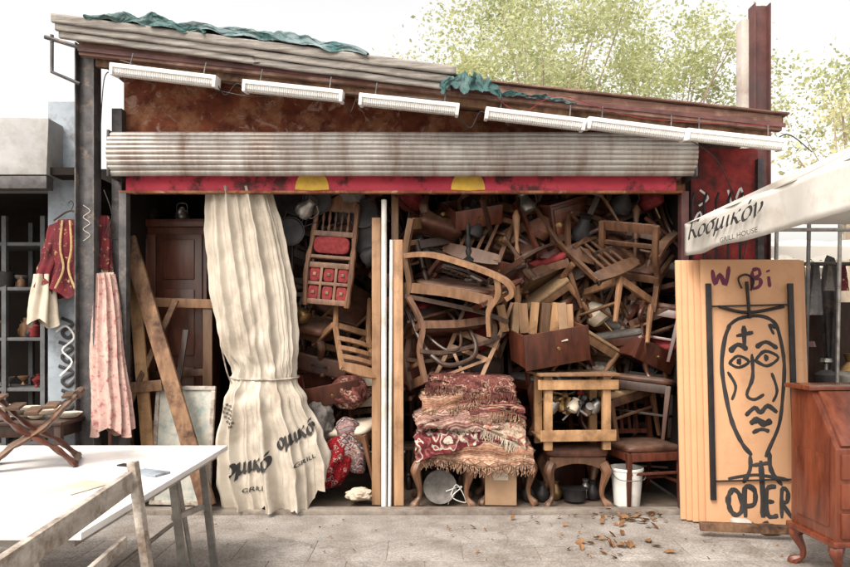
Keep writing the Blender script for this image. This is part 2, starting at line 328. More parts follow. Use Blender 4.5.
def chair(label,wm,sm,style='slat',w=.46,d=.44,h=.45,bh=.97,legs='taper',arms=False,pad=True,group=None,pm=None):
    o=thing('chair',label,'chair',group)
    for sx in(-1,1):
        g=G()
        if legs=='cab':cabriole(g,sx*(w/2-.03),-(d/2-.03),h-.02)
        elif legs=='turned':turned(g,sx*(w/2-.02),-(d/2-.02),h-.01)
        else:legtaper(g,sx*(w/2-.02),-(d/2-.02),h-.01)
        g.obj('leg',wm,o,bevel=.004 if legs=='taper' else 0)
        g=G();g.beam((sx*(w/2-.03),d/2+.05,0),(sx*(w/2-.035),d/2-.02,h-.005),.03,.032,.04,.044);g.obj('leg',wm,o,bevel=.004)
    g=G()
    g.box((0,-d/2+.012,h-.04),(w-.07,.024,.07));g.box((0,d/2-.022,h-.04),(w-.08,.024,.07))
    for sx in(-1,1):g.box((sx*(w/2-.02),0,h-.04),(.024,d-.06,.068))
    g.obj('apron',wm,o,bevel=.003)
    if legs!='cab':
        g=G()
        for sx in(-1,1):g.beam((sx*(w/2-.022),-d/2+.02,h*.42),(sx*(w/2-.03),d/2+.01,h*.42),.022)
        g.beam((-w/2+.03,-.0,h*.42),(w/2-.03,0,h*.42),.02)
        if style in('ladder','slat'):g.beam((-w/2+.03,-d/2+.02,h*.6),(w/2-.03,-d/2+.02,h*.6),.02)
        g.obj('stretcher',wm,o,bevel=.002)
    if sm:
        g=G()
        if pad:g.pillow((0,-.005,h+.02),(w+.01,d,.075),.3,10)
        else:g.box((0,-.005,h+.009),(w+.02,d+.01,.024))
        g.obj('seat',sm,o,bevel=0 if pad else .006)
    g=G();tp=d/2+.08
    if style=='bent':
        P=[(-w/2+.04,d/2-.01,h-.02),(-w/2+.02,d/2+.03,h+.2),(-w/2+.04,tp,bh-.12),(-.1,tp+.01,bh-.01),(.1,tp+.01,bh-.01),(w/2-.04,tp,bh-.12),(w/2-.02,d/2+.03,h+.2),(w/2-.04,d/2-.01,h-.02)]
        g.tube(cat(P,5),.019,8)
        P=[(-w/2+.11,d/2,h),(-w/2+.09,d/2+.03,h+.18),(-.06,tp,bh-.14),(.06,tp,bh-.14),(w/2-.09,d/2+.03,h+.18),(w/2-.11,d/2,h)]
        g.tube(cat(P,5),.013,8)
    else:
        for sx in(-1,1):
            P=cat([(sx*(w/2-.035),d/2-.02,h-.02),(sx*(w/2-.04),d/2+.01,h+.2),(sx*(w/2-.03),tp,bh)],4)
            g.tube(P,.027,4,sq=(.95,1.1),ph=math.pi/4)
        def rail(z,hh,y,bow=.02,th=.02,crest=0):
            def fn(u,v,back=0):
                x=(u-.5)*(w-.05);bw=bow*(1-(2*u-1)**2)
                return V((x,y+bw+back,z-hh/2+hh*v+crest*v*(1-(2*u-1)**2)))
            vs=[];
            n=9
            for i in range(n):
                u=i/(n-1)
                vs+=[fn(u,0),fn(u,1),fn(u,1,th),fn(u,0,th)]
            fs=[]
            for i in range(n-1):
                for j in range(4):fs.append((i*4+j,i*4+(j+1)%4,(i+1)*4+(j+1)%4,(i+1)*4+j))
            fs+=[(0,3,2,1),((n-1)*4,(n-1)*4+1,(n-1)*4+2,(n-1)*4+3)]
            g.add(vs,fs)
        yy=lambda z:d/2-.02+(tp-d/2+.02)*(z-h)/(bh-h)
        rail(bh-.03,.085,yy(bh)-.006,crest=.035)
        if style=='ladder':
            for z in(h+.14,h+.26,h+.37):rail(z,.05,yy(z))
        elif style=='slat':
            rail(h+.1,.04,yy(h+.1))
            for x in(-.11,-.037,.037,.11):g.beam((x,yy(h+.1)+.02,h+.1),(x,yy(bh)+.02,bh-.04),.026,.012)
        elif style=='splat':
            rail(h+.07,.04,yy(h+.07))
            for sx in(-1,1):
                g.tube(cat([(sx*.03,yy(h+.1)+.02,h+.08),(sx*.085,yy(h+.2)+.02,h+.2),(sx*.02,yy(h+.3)+.025,h+.3),(sx*.07,yy(bh)+.02,bh-.05)],5),.014,6)
            g.box((0,yy(h+.25)+.022,h+.24),(.06,.014,.35),(-9,0,0))
        elif style=='panel':
            rail(h+.1,.05,yy(h+.1));rail(h+.3,.04,yy(h+.3))
        elif style=='solid':
            rail(h+.3,.16,yy(h+.3));rail(h+.12,.03,yy(h+.12))
        elif style=='cross':
            rail(h+.12,.04,yy(h+.1))
            a=w/2-.06
            g.beam((-a,yy(h+.12)+.02,h+.13),(a,yy(bh)+.02,bh-.06),.026,.014);g.beam((a,yy(h+.12)+.035,h+.13),(-a,yy(bh)+.035,bh-.06),.026,.014)
        elif style=='lattice':
            rail(h+.1,.035,yy(h+.1));rail(h+.3,.03,yy(h+.3))
            for x in(-.12,-.06,0,.06,.12):g.lathe([(.008,h+.1),(.014,h+.2),(.007,h+.25),(.014,h+.34),(.008,bh-.05)],(x,yy(h+.3)+.02,0),7)
    g.obj('backrest',wm,o)
    if style=='panel':
        for z0,z1,mm in((h+.14,h+.27,pm or redup),(h+.33,bh-.08,pm or redup)):
            g=G();g.pillow((0,yy((z0+z1)/2)+.012,(z0+z1)/2),(w-.1,.04,z1-z0),.3,8);g.obj('back_cushion',mm,o)
    if arms:
        for sx in(-1,1):
            g=G();x=sx*(w/2+.0)
            g.tube(cat([(x,d/2,h+.25),(x+sx*.03,.05,h+.24),(x+sx*.03,-d/2+.08,h+.22),(x+sx*.01,-d/2+.02,h+.17),(x,-d/2+.08,h+.1),(x-sx*.01,-d/2+.06,h-.03)],5),.022,8,sq=(1.4,.9))
            g.obj('armrest',wm,o)
    return o
def stool(label,wm,sm,w=.44,d=.36,h=.44,group=None):
    o=thing('stool',label,'stool',group)
    for sx in(-1,1):
        for sy in(-1,1):
            g=G();cabriole(g,sx*(w/2-.05),sy*(d/2-.05),h-.1,.036);g.obj('leg',wm,o)
    g=G();n=9
    for sy in(-1,1):
        vs=[]
        for i in range(n):
            u=i/(n-1);x=(u-.5)*(w-.06);zb=h-.16+.06*math.sin(math.pi*u)
            vs+=[(x,sy*(d/2-.035),zb),(x,sy*(d/2-.035),h-.05),(x,sy*(d/2-.055),h-.05),(x,sy*(d/2-.055),zb)]
        fs=[(i*4+j,i*4+(j+1)%4,(i+1)*4+(j+1)%4,(i+1)*4+j) for i in range(n-1) for j in range(4)]+[(0,3,2,1),(4*n-4,4*n-3,4*n-2,4*n-1)]
        g.add(vs,fs)
    for sx in(-1,1):g.box((sx*(w/2-.045),0,h-.085),(.02,d-.1,.07))
    g.obj('apron',wm,o)
    g=G();g.pillow((0,0,h-.01),(w,d,.09),.3,10);g.obj('seat',sm,o)
    return o
def table(label,wm,w=.6,d=.45,h=.55,legs='turned',group=None,name='small_table'):
    o=thing(name,label,'table',group)
    for sx in(-1,1):
        for sy in(-1,1):
            g=G()
            if legs=='turned':turned(g,sx*(w/2-.05),sy*(d/2-.05),h-.03,.03)
            elif legs=='cab':cabriole(g,sx*(w/2-.06),sy*(d/2-.06),h-.03,.035)
            else:g.box((sx*(w/2-.04),sy*(d/2-.04),h/2-.015),(.05,.05,h-.03))
            g.obj('leg',wm,o,bevel=.003 if legs=='sq' else 0)
    g=G();g.box((0,0,h-.015),(w,d,.03));g.obj('table_top',wm,o,bevel=.006)
    g=G()
    for sy in(-1,1):g.box((0,sy*(d/2-.04),h-.075),(w-.1,.02,.09))
    for sx in(-1,1):g.box((sx*(w/2-.04),0,h-.075),(.02,d-.12,.088))
    g.obj('apron',wm,o,bevel=.003);return o
def frame(label,wm,im,w=.5,h=.6,t=.05,group=None,name='picture_frame',c='picture frame'):
    o=thing(name,label,c,group)
    g=G();
    for sx in(-1,1):g.box((sx*(w/2-t/2),0,h/2),(t,.03,h-2*t-.002))
    for z in(t/2,h-t/2):g.box((0,0,z),(w,.032,t))
    g.obj('moulding',wm,o,bevel=.006)
    if im:
        g=G();g.box((0,.005,h/2),(w-2*t+.01,.008,h-2*t+.01));g.obj('picture',im,o)
    return o
def drawer(label,wm,w=.45,d=.35,h=.16,group=None,content=None,name='drawer'):
    o=thing(name,label,'drawer',group)
    g=G();g.box((0,0,.006),(w-.022,d-.022,.012))
    for sx in(-1,1):g.box((sx*(w/2-.006),0,h/2),(.012,d,h))
    g.box((0,d/2-.006,h/2),(w-.026,.012,h-.004));g.obj('box',wm,o,bevel=.002)
    g=G();g.box((0,-d/2-.008,h/2),(w+.02,.018,h+.02));g.obj('front_panel',wm,o,bevel=.005)
    g=G()
    g.lathe([(.006,0),(.006,.015),(.015,.02),(.012,.03)],(0,-d/2-.017,h/2),10,(90,0,0));g.obj('knob',brass,o)
    if content:
        g=G()
        for i in range(9):
            g.box((R.uniform(-w/3,w/3),R.uniform(-d/4,d/4),.03+i*.018),(R.uniform(.12,.22),R.uniform(.1,.2),.008),(R.uniform(-12,12),R.uniform(-12,12),R.uniform(0,90)))
        g.obj('paper_pile',content,o)
    return o
def nightstand(label,wm,w=.42,d=.35,h=.6,group=None):
    o=thing('nightstand',label,'cabinet',group)
    g=G();g.box((0,0,h/2+.04),(w-.03,d-.03,h-.13));g.obj('body',wm,o,bevel=.004)
    g=G();g.box((0,0,h-.01),(w,d,.024));g.obj('top',wm,o,bevel=.005)
    g=G();g.box((0,-d/2+.008,h/2-.04),(w-.08,.018,h-.32),);g.obj('door',wm,o,bevel=.007)
    g=G();g.box((0,-d/2+.008,h-.11),(w-.08,.018,.12));g.obj('drawer_front',wm,o,bevel=.007)
    for sx in(-1,1):
        for sy in(-1,1):
            g=G();cabriole(g,sx*(w/2-.05),sy*(d/2-.05),.12,.022);g.obj('leg',wm,o)
    g=G();g.lathe([(.005,0),(.005,.012),(.013,.018),(.01,.028)],(0,-d/2,h-.11),10,(90,0,0));g.obj('knob',brass,o)
    return o
def pot(name,label,c,prof,m,loc,rot=None,handle=None,group=None,s=1):
    o=thing(name,label,c,group,loc,rot,s)
    g=G();g.lathe(prof,(0,0,0),20);g.obj('body',m,o)
    if handle:
        g=G();g.tube(cat(handle,5),.006,6);g.obj('handle',m,o)
    return o
# ---------------------------------------------------------------- world, camera, sun
sc=bpy.context.scene
w=bpy.data.worlds.new('World');sc.world=w;w.use_nodes=True;nt=w.node_tree;bg=nt.nodes['Background']
sk=nt.nodes.new('ShaderNodeTexSky');sk.sky_type='NISHITA';sk.sun_disc=False
SE,SA=52,215
sk.sun_elevation=math.radians(SE);sk.sun_rotation=math.radians(SA);sk.dust_density=6;sk.air_density=1.2;sk.ozone_density=.6
hs=nt.nodes.new('ShaderNodeHueSaturation');hs.inputs['Saturation'].default_value=.2;hs.inputs['Value'].default_value=2.4
mxw=nt.nodes.new('ShaderNodeMix');mxw.data_type='RGBA';mxw.blend_type='MULTIPLY';mxw.inputs[0].default_value=1;mxw.inputs[7].default_value=(1.05,1,.94,1)
nt.links.new(sk.outputs[0],hs.inputs['Color']);nt.links.new(hs.outputs[0],mxw.inputs[6]);nt.links.new(mxw.outputs[2],bg.inputs[0]);bg.inputs[1].default_value=.15
sl=bpy.data.lights.new('sun','SUN');sl.energy=1.4;sl.angle=math.radians(10);sl.color=(1,.92,.82)
so=bpy.data.objects.new('sun',sl);COL.objects.link(so)
e,a=math.radians(SE),math.radians(SA)
dv=V((math.sin(a)*math.cos(e),math.cos(a)*math.cos(e),math.sin(e)));so.rotation_euler=dv.to_track_quat('Z','Y').to_euler();so.location=dv*20
cam=bpy.data.cameras.new('camera');cam.lens=F/850*36;cam.sensor_width=36;cam.shift_y=(328-283.5)/850;cam.clip_end=1000
co=bpy.data.objects.new('camera',cam);COL.objects.link(co);co.location=(0,CY,EYE);co.rotation_euler=(math.radians(90),0,0);sc.camera=co
sc.view_settings.view_transform='Standard';sc.view_settings.look='None';sc.view_settings.exposure=0
# ---------------------------------------------------------------- ground
def groundmat():
    m=mat('ground_concrete',(.22,.2,.182),(.345,.32,.295),.9,scale=3,bump=.25,dirt=(.15,.122,.1),dlo=.44,dhi=.72,dscale=2.2,rnd=0)
    nt=m.node_tree;L=nt.links;b=nt.nodes['Principled BSDF'];src=b.inputs['Base Color'].links[0].from_socket
    tc=N(nt,'ShaderNodeTexCoord');n0=N(nt,'ShaderNodeTexNoise');n0.inputs['Scale'].default_value=4;n0.inputs['Detail'].default_value=5;L.new(tc.outputs['Object'],n0.inputs['Vector'])
    ad=N(nt,'ShaderNodeVectorMath',operation='MULTIPLY_ADD');ad.inputs[1].default_value=(.5,.5,0);L.new(n0.outputs['Color'],ad.inputs[0]);L.new(tc.outputs['Object'],ad.inputs[2])
    vo=N(nt,'ShaderNodeTexVoronoi',feature='DISTANCE_TO_EDGE');vo.inputs['Scale'].default_value=.7;L.new(ad.outputs[0],vo.inputs['Vector'])
    mr=N(nt,'ShaderNodeMapRange');mr.inputs[1].default_value=.0;mr.inputs[2].default_value=.007;mr.inputs[3].default_value=.5;mr.inputs[4].default_value=0;L.new(vo.outputs[0],mr.inputs[0])
    mx=N(nt,'ShaderNodeMix',data_type='RGBA');L.new(mr.outputs[0],mx.inputs[0]);L.new(src,mx.inputs[6]);mx.inputs[7].default_value=(.1,.085,.075,1)
    n4=N(nt,'ShaderNodeTexNoise');n4.inputs['Scale'].default_value=70;n4.inputs['Detail'].default_value=3;L.new(tc.outputs['Object'],n4.inputs['Vector'])
    mr4=N(nt,'ShaderNodeMapRange');mr4.inputs[1].default_value=.35;mr4.inputs[2].default_value=.65;mr4.inputs[3].default_value=.68;mr4.inputs[4].default_value=1.14;L.new(n4.outputs[0],mr4.inputs[0])
    m2=N(nt,'ShaderNodeMix',data_type='RGBA',blend_type='MULTIPLY');m2.inputs[0].default_value=1;L.new(mx.outputs[2],m2.inputs[6]);L.new(mr4.outputs[0],m2.inputs[7])
    L.new(m2.outputs[2],b.inputs['Base Color']);return m
gm=groundmat()
g=G();g.box((0,100,-.25),(500,500,.5));struct(g.obj('ground',gm,smooth=0))
g=G()
for i in range(-10,11):
    for j in range(0,5):
        g.box((i*.5+(j%2)*.25,-1.05-.42*j,.0),(.496,.416,.01+R.uniform(-.002,.002)))
struct(g.obj('pavement',gm,bevel=.003))
floorm=mat('shop_floor_dirt',(.08,.06,.045),(.16,.12,.09),.95,scale=5,rnd=0)
g=G();g.box((-.2,1.2,0),(4.75,2.36,.03));struct(g.obj('shop_floor',floorm))
# ---------------------------------------------------------------- shop building
shop=thing('shop_building','rusty sheet metal antique shop with open roller shutter and sloping roof','shop')
def bp(g,name,m,**k):
    return g.obj(name,m,shop,**k)
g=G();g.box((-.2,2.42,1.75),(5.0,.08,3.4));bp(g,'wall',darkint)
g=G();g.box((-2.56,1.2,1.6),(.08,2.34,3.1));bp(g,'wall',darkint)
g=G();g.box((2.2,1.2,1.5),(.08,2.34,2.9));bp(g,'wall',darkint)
yF=-.55
A=W(85,58,yF);B=W(778,133,yF)
slope=(B.z-A.z)/(B.x-A.x);ang=math.degrees(math.atan(-slope))
def rz(x,off=0):return A.z+(x-A.x)*slope+off
def roofstrip(x0,x1,y0,y1,zo,th):
    g=G();vs=[]
    for x in(x0,x1):
        for y in(y0,y1):
            for z in(0,th):vs.append((x,y,rz(x,zo)+z))
    g.add(vs,[(0,1,3,2),(4,6,7,5),(0,4,5,1),(2,3,7,6),(0,2,6,4),(1,5,7,3)]);return g
bp(roofstrip(-2.62,2.72,yF+.06,2.5,.1,.04),'roof',rustbeam)
bp(roofstrip(-2.6,2.68,yF,yF+.055,0.02,.115),'fascia',rustbeam,bevel=.008)
bp(roofstrip(-2.5,2.6,yF+.056,yF+.1,-.035,.06),'fascia',wd_old,bevel=.004)
bp(roofstrip(-2.6,2.7,yF-.012,yF-.002,.045,.03),'fascia_groove',maroon)
bp(roofstrip(-2.65,2.72,yF-.03,yF+.1,.141,.012),'drip_strip',rustbeam)
for i in range(9):
    x=-2.3+i*.58
    bp(roofstrip(x,x+.05,yF+.11,-.06,.02,.075),'rafter',wd_old)
P0=W(52,14,-.62);P1=W(456,67,-.62)
for k,(a0,h_,yy_) in enumerate(((0,.062,-.635),(.066,.05,-.62),(.12,.045,-.605))):
    g=G()
    def brd(u,v):
        p=P0.lerp(P1,u)
        return V((p.x+.02*k*(1 if u<.5 else -1),yy_+.006*mn.noise(V((u*7,k,0))),p.z-a0-h_*v+.006*mn.noise(V((u*10,k*3,v*.5)))))
    g.grid(brd,70,5);bp(g,'roof_board',wd_grey,solid=.025,smooth=60)
g=G()
vs=[]
for p in(P0,P1):
    for y in(-.59,1.2):
        for z in(-.05,-.01):vs.append((p.x,y,p.z+z))
g.add(vs,[(0,1,3,2),(4,6,7,5),(0,4,5,1),(2,3,7,6),(0,2,6,4),(1,5,7,3)]);bp(g,'roof_board',wd_grey)
g=G();g.add([(-2.5,-.02,2.62),(2.16,-.02,2.62),(2.16,-.02,rz(2.16,.09)),(-2.5,-.02,rz(-2.5,.09)),(-2.5,.03,2.62),(2.16,.03,2.62),(2.16,.03,rz(2.16,.09)),(-2.5,.03,rz(-2.5,.09))],[(0,1,2,3),(7,6,5,4),(0,4,5,1),(1,5,6,2),(2,6,7,3),(3,7,4,0)])
bp(g,'rusty_panel',rust)
S0=W(108,131,-.33);S1=W(695,176,-.3)
NR=9
def shf(u,v):
    x=S0.x+(S1.x-S0.x)*u;z=S0.z+(S1.z-S0.z)*v
    w_=abs(math.sin(v*math.pi*NR));
    y=-.27-.09*math.sin(math.pi*(.12+v*.8))-.012*w_**.6
    return V((x,y+.003*mn.noise(V((u*5,math.floor(v*NR),1))),z+.004*mn.noise(V((u*4,0,5)))))
sh=bpy.data.objects.new('roller_shutter',None);COL.objects.link(sh);sh.parent=shop
g=G();g.grid(shf,60,145);g.obj('slat_roll',galv,sh,smooth=50)
for x in(S0.x,S1.x):
    g=G();g.box((x,-.19,(S0.z+S1.z)/2),(.02,.3,.37));g.obj('end_plate',steel,sh,bevel=.01)
g=G();b0=W(126,174,-.17);b1=W(676,191,-.17)
g.box(((b0.x+b1.x)/2,-.16,(b0.z+b1.z)/2),(b1.x-b0.x,.03,b0.z-b1.z));g.obj('bottom_bar',redp,sh,bevel=.004)
g=G();g.box(((b0.x+b1.x)/2,-.17,b1.z-.012),(b1.x-b0.x+.1,.06,.02));g.obj('bottom_rail',rust,sh,bevel=.004)
for px,r in((312,17),(468,17)):
    c=W(px,193,-.178);g=G();rr=r/F*5.32
    vs=[(c.x,-.178,b1.z+.002)]+[(c.x+rr*math.cos(t*math.pi/16),-.178,max(b1.z+.002,min(b0.z-.003,b1.z+.01+rr*1.2*math.sin(t*math.pi/16)))) for t in range(17)]
    g.add(vs,[tuple(range(18))]);g.obj('painted_disc',yellowp,sh,smooth=0)
for x0 in(-2.43,2.09):
    g=G();g.box((x0,-.16,1.3),(.06,.08,2.6));bp(g,'shutter_guide',steel if x0<0 else maroon,bevel=.004)
sillm=mat('worn_sill',(.15,.125,.105),(.27,.235,.2),.8,scale=10,dirt=(.08,.055,.045),rnd=0)
g=G();g.box((-.18,-.15,.018),(4.66,.12,.04));bp(g,'sill',sillm,bevel=.006)
def post(name,px0,px1,pyt,y,m,label,c='post',web=True):
    a=W(px0,pyt,y);b=W(px1,pyt,y);wd=b.x-a.x;cx=(a.x+b.x)/2
    o=thing(name,label,c)
    g=G()
    if web:
        g.box((cx,y,a.z/2),(wd,.008,a.z))
        for x in(a.x,b.x):g.box((x,y,a.z/2),(.01,.12,a.z))
    else:g.box((cx,y,a.z/2),(wd,min(wd,.12),a.z))
    g.obj('shaft',m,o,bevel=.002)
    g=G();g.box((cx,y,.012),(wd+.06,.2,.02));g.obj('base_plate',m,o,bevel=.003)
    return o
post('steel_post',79,97,45,-.25,steel,'dark worn steel post carrying the shop roof')
post('steel_post',114,124,110,-.1,steel,'thin dark steel post beside the shutter guide',web=False)
post('painted_post',52,80,104,.05,bluegrey,'blue-grey painted column with black scribbles',web=False)
g=G()
for k in range(4):
    py=318+k*24
    pts=[W(58+R.uniform(0,4),py,-.02),W(73,py+6,-.02),W(62,py+14,-.02),W(68,py+20,-.02),W(76,py+12,-.02)]
    g.tube(cat(pts,4),.014,6,sq=(1,.3),up=(0,1,0))
g.obj('graffiti_scribble',ink,bpy.data.objects['painted_post'])
g=G()
g.tube(cat([W(56,332,-.026),W(66,326,-.026),W(74,338,-.026),W(62,350,-.026),W(72,362,-.026),W(60,376,-.026)],4),.008,6,sq=(1,.3),up=(0,1,0))
g.obj('graffiti_highlight',white,bpy.data.objects['painted_post'])
g=G();g.tube(cat([W(83+(k%2)*7,205+k*6,-.262) for k in range(7)],4),.0025,5,sq=(1,.3),up=(0,1,0))
g.obj('chalk_mark',plaster,bpy.data.objects['steel_post'])
g=G();pA=W(52,35,-.35);g.tube([pA,W(52,72,-.35),W(80,84,-.35)],.014,8);g.tube([W(45,37,-.35),W(88,50,-.35)],.016,8)
g.obj('roof_bracket',steel,label='bent steel bracket at the roof corner',category='bracket')
post('steel_post',752,767,6,.25,maroon,'tall maroon steel post rising above the roof')
post('concrete_pillar',739,751,22,.35,concrete,'slim pale concrete pillar behind the roof edge','pillar',web=False)
rw=thing('red_wall','red painted wall section with black bars and white graffiti','wall')
g=G();g.box((2.5,.04,1.5),(.56,.06,3.0));g.obj('wall_panel',redwall,rw)
g=G();g.box((2.78,.02,1.45),(.05,.12,2.9));g.obj('edge_trim',steel,rw)
for i in range(5):
    g=G();x=W(692+i*12,200,-.04).x;g.tube([(x,-.04,1.6),(x,-.04,2.55),(x+.02,-.05,2.62)],.011,6);g.obj('bar',black,rw)
g=G()
for pts in([(690,232),(700,212),(706,236),(716,208),(722,232)],[(728,190),(733,205),(741,188),(744,215)],[(700,190),(708,198),(699,206)]):
    g.tube(cat([W(a,b,-.0) for a,b in pts],5),.009,6,sq=(1,.3),up=(0,1,0))
g.obj('graffiti_scribble',white,rw)
# ---------------------------------------------------------------- fluorescent fixtures
FX=[(164,76.5),(293,92),(409,105.5),(535,120),(637,130),(735,140.5)]
def fixture(px,py,L):
    o=thing('light_fixture','white flat fluorescent light fixture hanging under roof edge','light','light fixtures under the roof edge')
    c=W(px,py,-.66);o.location=c;o.rotation_euler=(math.radians(8),math.radians(ang*1.05+R.uniform(-.7,.7)),0)
    g=G();g.box((0,.03,.034),(L,.12,.03));g.obj('housing',white,o,bevel=.004)
    g=G()
    n=44
    vs=[];N_=n*2+1
    prof=[(-.025,.018),(-.022,-.016),(-.008,-.033),(.06,-.033),(.078,-.016),(.08,.018)]
    for i in range(N_):
        x=(i/(N_-1)-.5)*(L-.05);k=.0 if i%2 else .004
        for (a,b) in prof:vs.append((x,a+(k if a<0 else -k),b+k))
    m_=len(prof);fs=[(i*m_+j,i*m_+j+1,(i+1)*m_+j+1,(i+1)*m_+j) for i in range(N_-1) for j in range(m_-1)]
    g.add(vs,fs);g.obj('diffuser',lampglass,o,smooth=25)
    for s in(-1,1):
        g=G();g.box((s*(L/2-.012),.028,0.005),(.026,.125,.085));g.obj('end_cap',white,o,bevel=.008)
        g=G();g.tube([(s*L*.35,.04,.05),(s*L*.35,.08,.15)],.005,6);g.obj('hanger',steel,o)
    return o
for i,(px,py) in enumerate(FX):fixture(px,py,.78 if i<1 else .735)
def cable(pts,r=.004,label='thin black cable sagging along the roof edge',m=black,sag=0):
    g=G();g.tube(cat([W(*p) for p in pts],6),r,6);return g.obj('cable',m,label=label,category='cable')
cable([(100,140,-.3),(104,80,-.5),(113,72,-.62)],label='black cable climbing beside the post')
cable([(104,190,-.3),(112,215,-.3),(106,235,-.28),(118,240,-.2)],label='black cable looping by the shop jamb')
cable([(215,80,-.64),(225,95,-.6),(236,84,-.6),(243,86,-.64)])
cable([(343,98,-.64),(350,112,-.6),(356,100,-.6),(361,102,-.64)])
cable([(457,112,-.64),(470,128,-.6),(480,112,-.6),(488,116,-.64)])
cable([(480,84,-.6),(520,112,-.63),(560,96,-.62),(640,118,-.62),(775,126,-.6)],.003,'red cable draped over the fascia board',redup)
cable([(120,60,-.6),(240,95,-.6),(330,92,-.61),(450,100,-.6)],.003,'thin grey cable strung between light fixtures',steel)
cable([(690,140,-.62),(720,165,-.4),(745,230,-.1),(742,262,-.1)],.004,'black cable hanging down beside the red wall')
cable([(775,140,-.6),(790,135,-.4),(812,152,.6)],.005,'cable leaving the roof corner')
cable([(770,128,-.5),(785,120,-.3),(792,135,-.3),(782,142,-.4),(774,132,-.5)],.004,'tangled pale cable loop at the roof corner',plasticw)
def tarpobj(px0,py0,px1,py1,h,y0,y1,m,label,seed,over=.03):
    a=W(px0,py0,y0);b=W(px1,py1,y0)
    g=G()
    def fn(u,v):
        x=a.x+(b.x-a.x)*u;z=a.z+(b.z-a.z)*u
        q=V((u*7+seed,v*3,seed));edge=math.sin(math.pi*min(1,max(0,u)))**.5
        if v<.3:
            t=v/.3;y=y0;zz=-over*(1-t)*(1+.9*mn.noise(V((u*9+seed,0,2))))
        else:
            t=(v-.3)/.7;y=y0+(y1-y0)*t;zz=0
        wr=.5*abs(mn.noise(V((u*16+seed,v*7,1))))+.3*abs(mn.noise(V((u*34+v*12,v*9,seed))))
        hh=h*edge*(.3+.8*abs(mn.noise(q*.6+V((0,0,4))))+wr*.5)*math.sin(math.pi*min(1,.12+.62*v))
        return V((x+.03*mn.noise(q*1.5),y+.03*mn.noise(q*1.3+V((3,0,7)))-.01+.03*wr,z+zz+hh+.01*mn.noise(q*2)))
    g.grid(fn,190,60);return g.obj('tarpaulin',m,label=label,category='tarpaulin',smooth=50)
tarpobj(84,16,205,32,.12,-.64,-.1,tarp,'crumpled dark teal tarpaulin lying on the roof',1)
tarpobj(150,24,368,53,.14,-.64,-.1,tarpb,'greyish teal tarpaulin bunched on roof boards',4)
tarpobj(440,84,502,92,.2,-.66,-.2,tarp,'dark teal tarpaulin spilling over roof edge',8,.06)
tarpobj(498,94,575,103,.07,-.58,.1,tarp,'flat dark green tarpaulin along the low roof',12,.015)
# ---------------------------------------------------------------- signboard + panels
def panel(x0,wd,h,y,lean,label):
    o=thing('leaning_board',label,'board','plain boards leaning against the wall',loc=(x0,y,.012),rot=(lean,0,0))
    g=G();g.box((wd/2,0,h/2),(wd,.022,h));g.obj('timber_sheet',sandb,o,bevel=.003)
    return o
for i in range(4):
    panel(1.995+.035*i-.005,.86,2.03-.004*i,-.36-.032*i+.0,-3.2,'tall sand-coloured board stacked behind the painted one')
bd=thing('painted_board','sand-coloured board with a black line-drawn graffiti face','sign',loc=(2.13,-.5,.012),rot=(-3.2,0,0))
g=G();g.box((.385,0,1.01),(.77,.022,2.02));g.obj('board',sandb,bd,bevel=.003)
def bl(px,py,off=-.0125):
    return V(((px-706)/99*.77,off,(523-py)/262*2.02))
def strokes(L,m,name,w=.012,jit=.8):
    g=G()
    for st in L:
        ww=w
        if isinstance(st,tuple):st,ww=st
        st=[(a+R.uniform(-jit,jit),b+R.uniform(-jit,jit)) for a,b in st]
        pts=cat([bl(*p) for p in st],4);n=len(pts);sd=R.uniform(0,9)
        g.tube(pts,[ww*(.8+.75*abs(mn.noise(V((i*.35+sd,sd,0)))))*(1 if 0<i<n-1 else .6) for i in range(n)],8,sq=(1,.1),up=(0,1,0))
    return g.obj(name,m,bd)
strokes([([(733,326),(728,340),(725,368),(727,398),(733,424),(742,444),(752,456)],.017),([(731,330),(742,320),(762,318),(776,324),(783,338),(786,366),(784,398),(779,426),(770,446),(764,457)],.015),
 ([(747,328),(748,350)],.018),([(739,337),(757,334)],.016),
 ([(732,354),(740,347),(750,351)],.02),([(758,349),(768,343),(780,350)],.017),
 [(731,365),(740,357),(751,363),(741,369),(731,365)],[(757,361),(767,353),(780,359),(769,367),(757,361)],
 ([(739,363),(744,363)],.026),([(766,359),(771,360)],.026),
 ([(754,356),(755,378),(748,396),(755,401),(765,396)],.014),
 ([(746,416),(755,409),(761,414),(769,407),(777,413)],.018),([(750,425),(758,421),(765,425),(772,421)],.024),([(753,433),(761,430),(770,433)],.015),
 [(774,374),(778,392),(773,404)],[(730,374),(737,388),(734,402)],[(779,330),(772,326),(776,336)],
 ([(750,456),(750,470),(742,483)],.016),([(769,452),(770,470),(780,485)],.016),([(727,479),(745,475),(760,475),(787,479)],.014),([(760,460),(761,500)],.022),([(751,466),(770,462)],.016)],ink,'graffiti_face',.0125)
def sh_(L,dx,k):
    return [([(760+(a-760)*k+dx,b) for a,b in st],w_) for st,w_ in L]
strokes(sh_([([(735,488),(729,496),(731,509),(738,514),(744,506),(742,494),(735,488)],.02),([(748,517),(747,489),(757,490),(758,502),(749,506)],.02),
 ([(766,490),(766,515)],.022),([(780,487),(772,489),(772,513),(782,514)],.018),([(772,501),(779,500)],.016),([(787,516),(786,489),(793,492),(792,501),(787,503),(796,517)],.017),
 ([(751,521),(760,525),(773,520)],.02)],-5,.92),ink,'graffiti_lettering',jit=1.2)
strokes([([(717,271),(720,286),(725,276),(730,286),(734,268)],.016),([(757,272),(757,289),(764,288),(765,281),(758,280),(764,277),(763,271),(757,272)],.014),([(773,278),(774,289)],.015),([(772.5,272),(773,273.5)],.018)],purple,'graffiti_lettering',jit=.4)
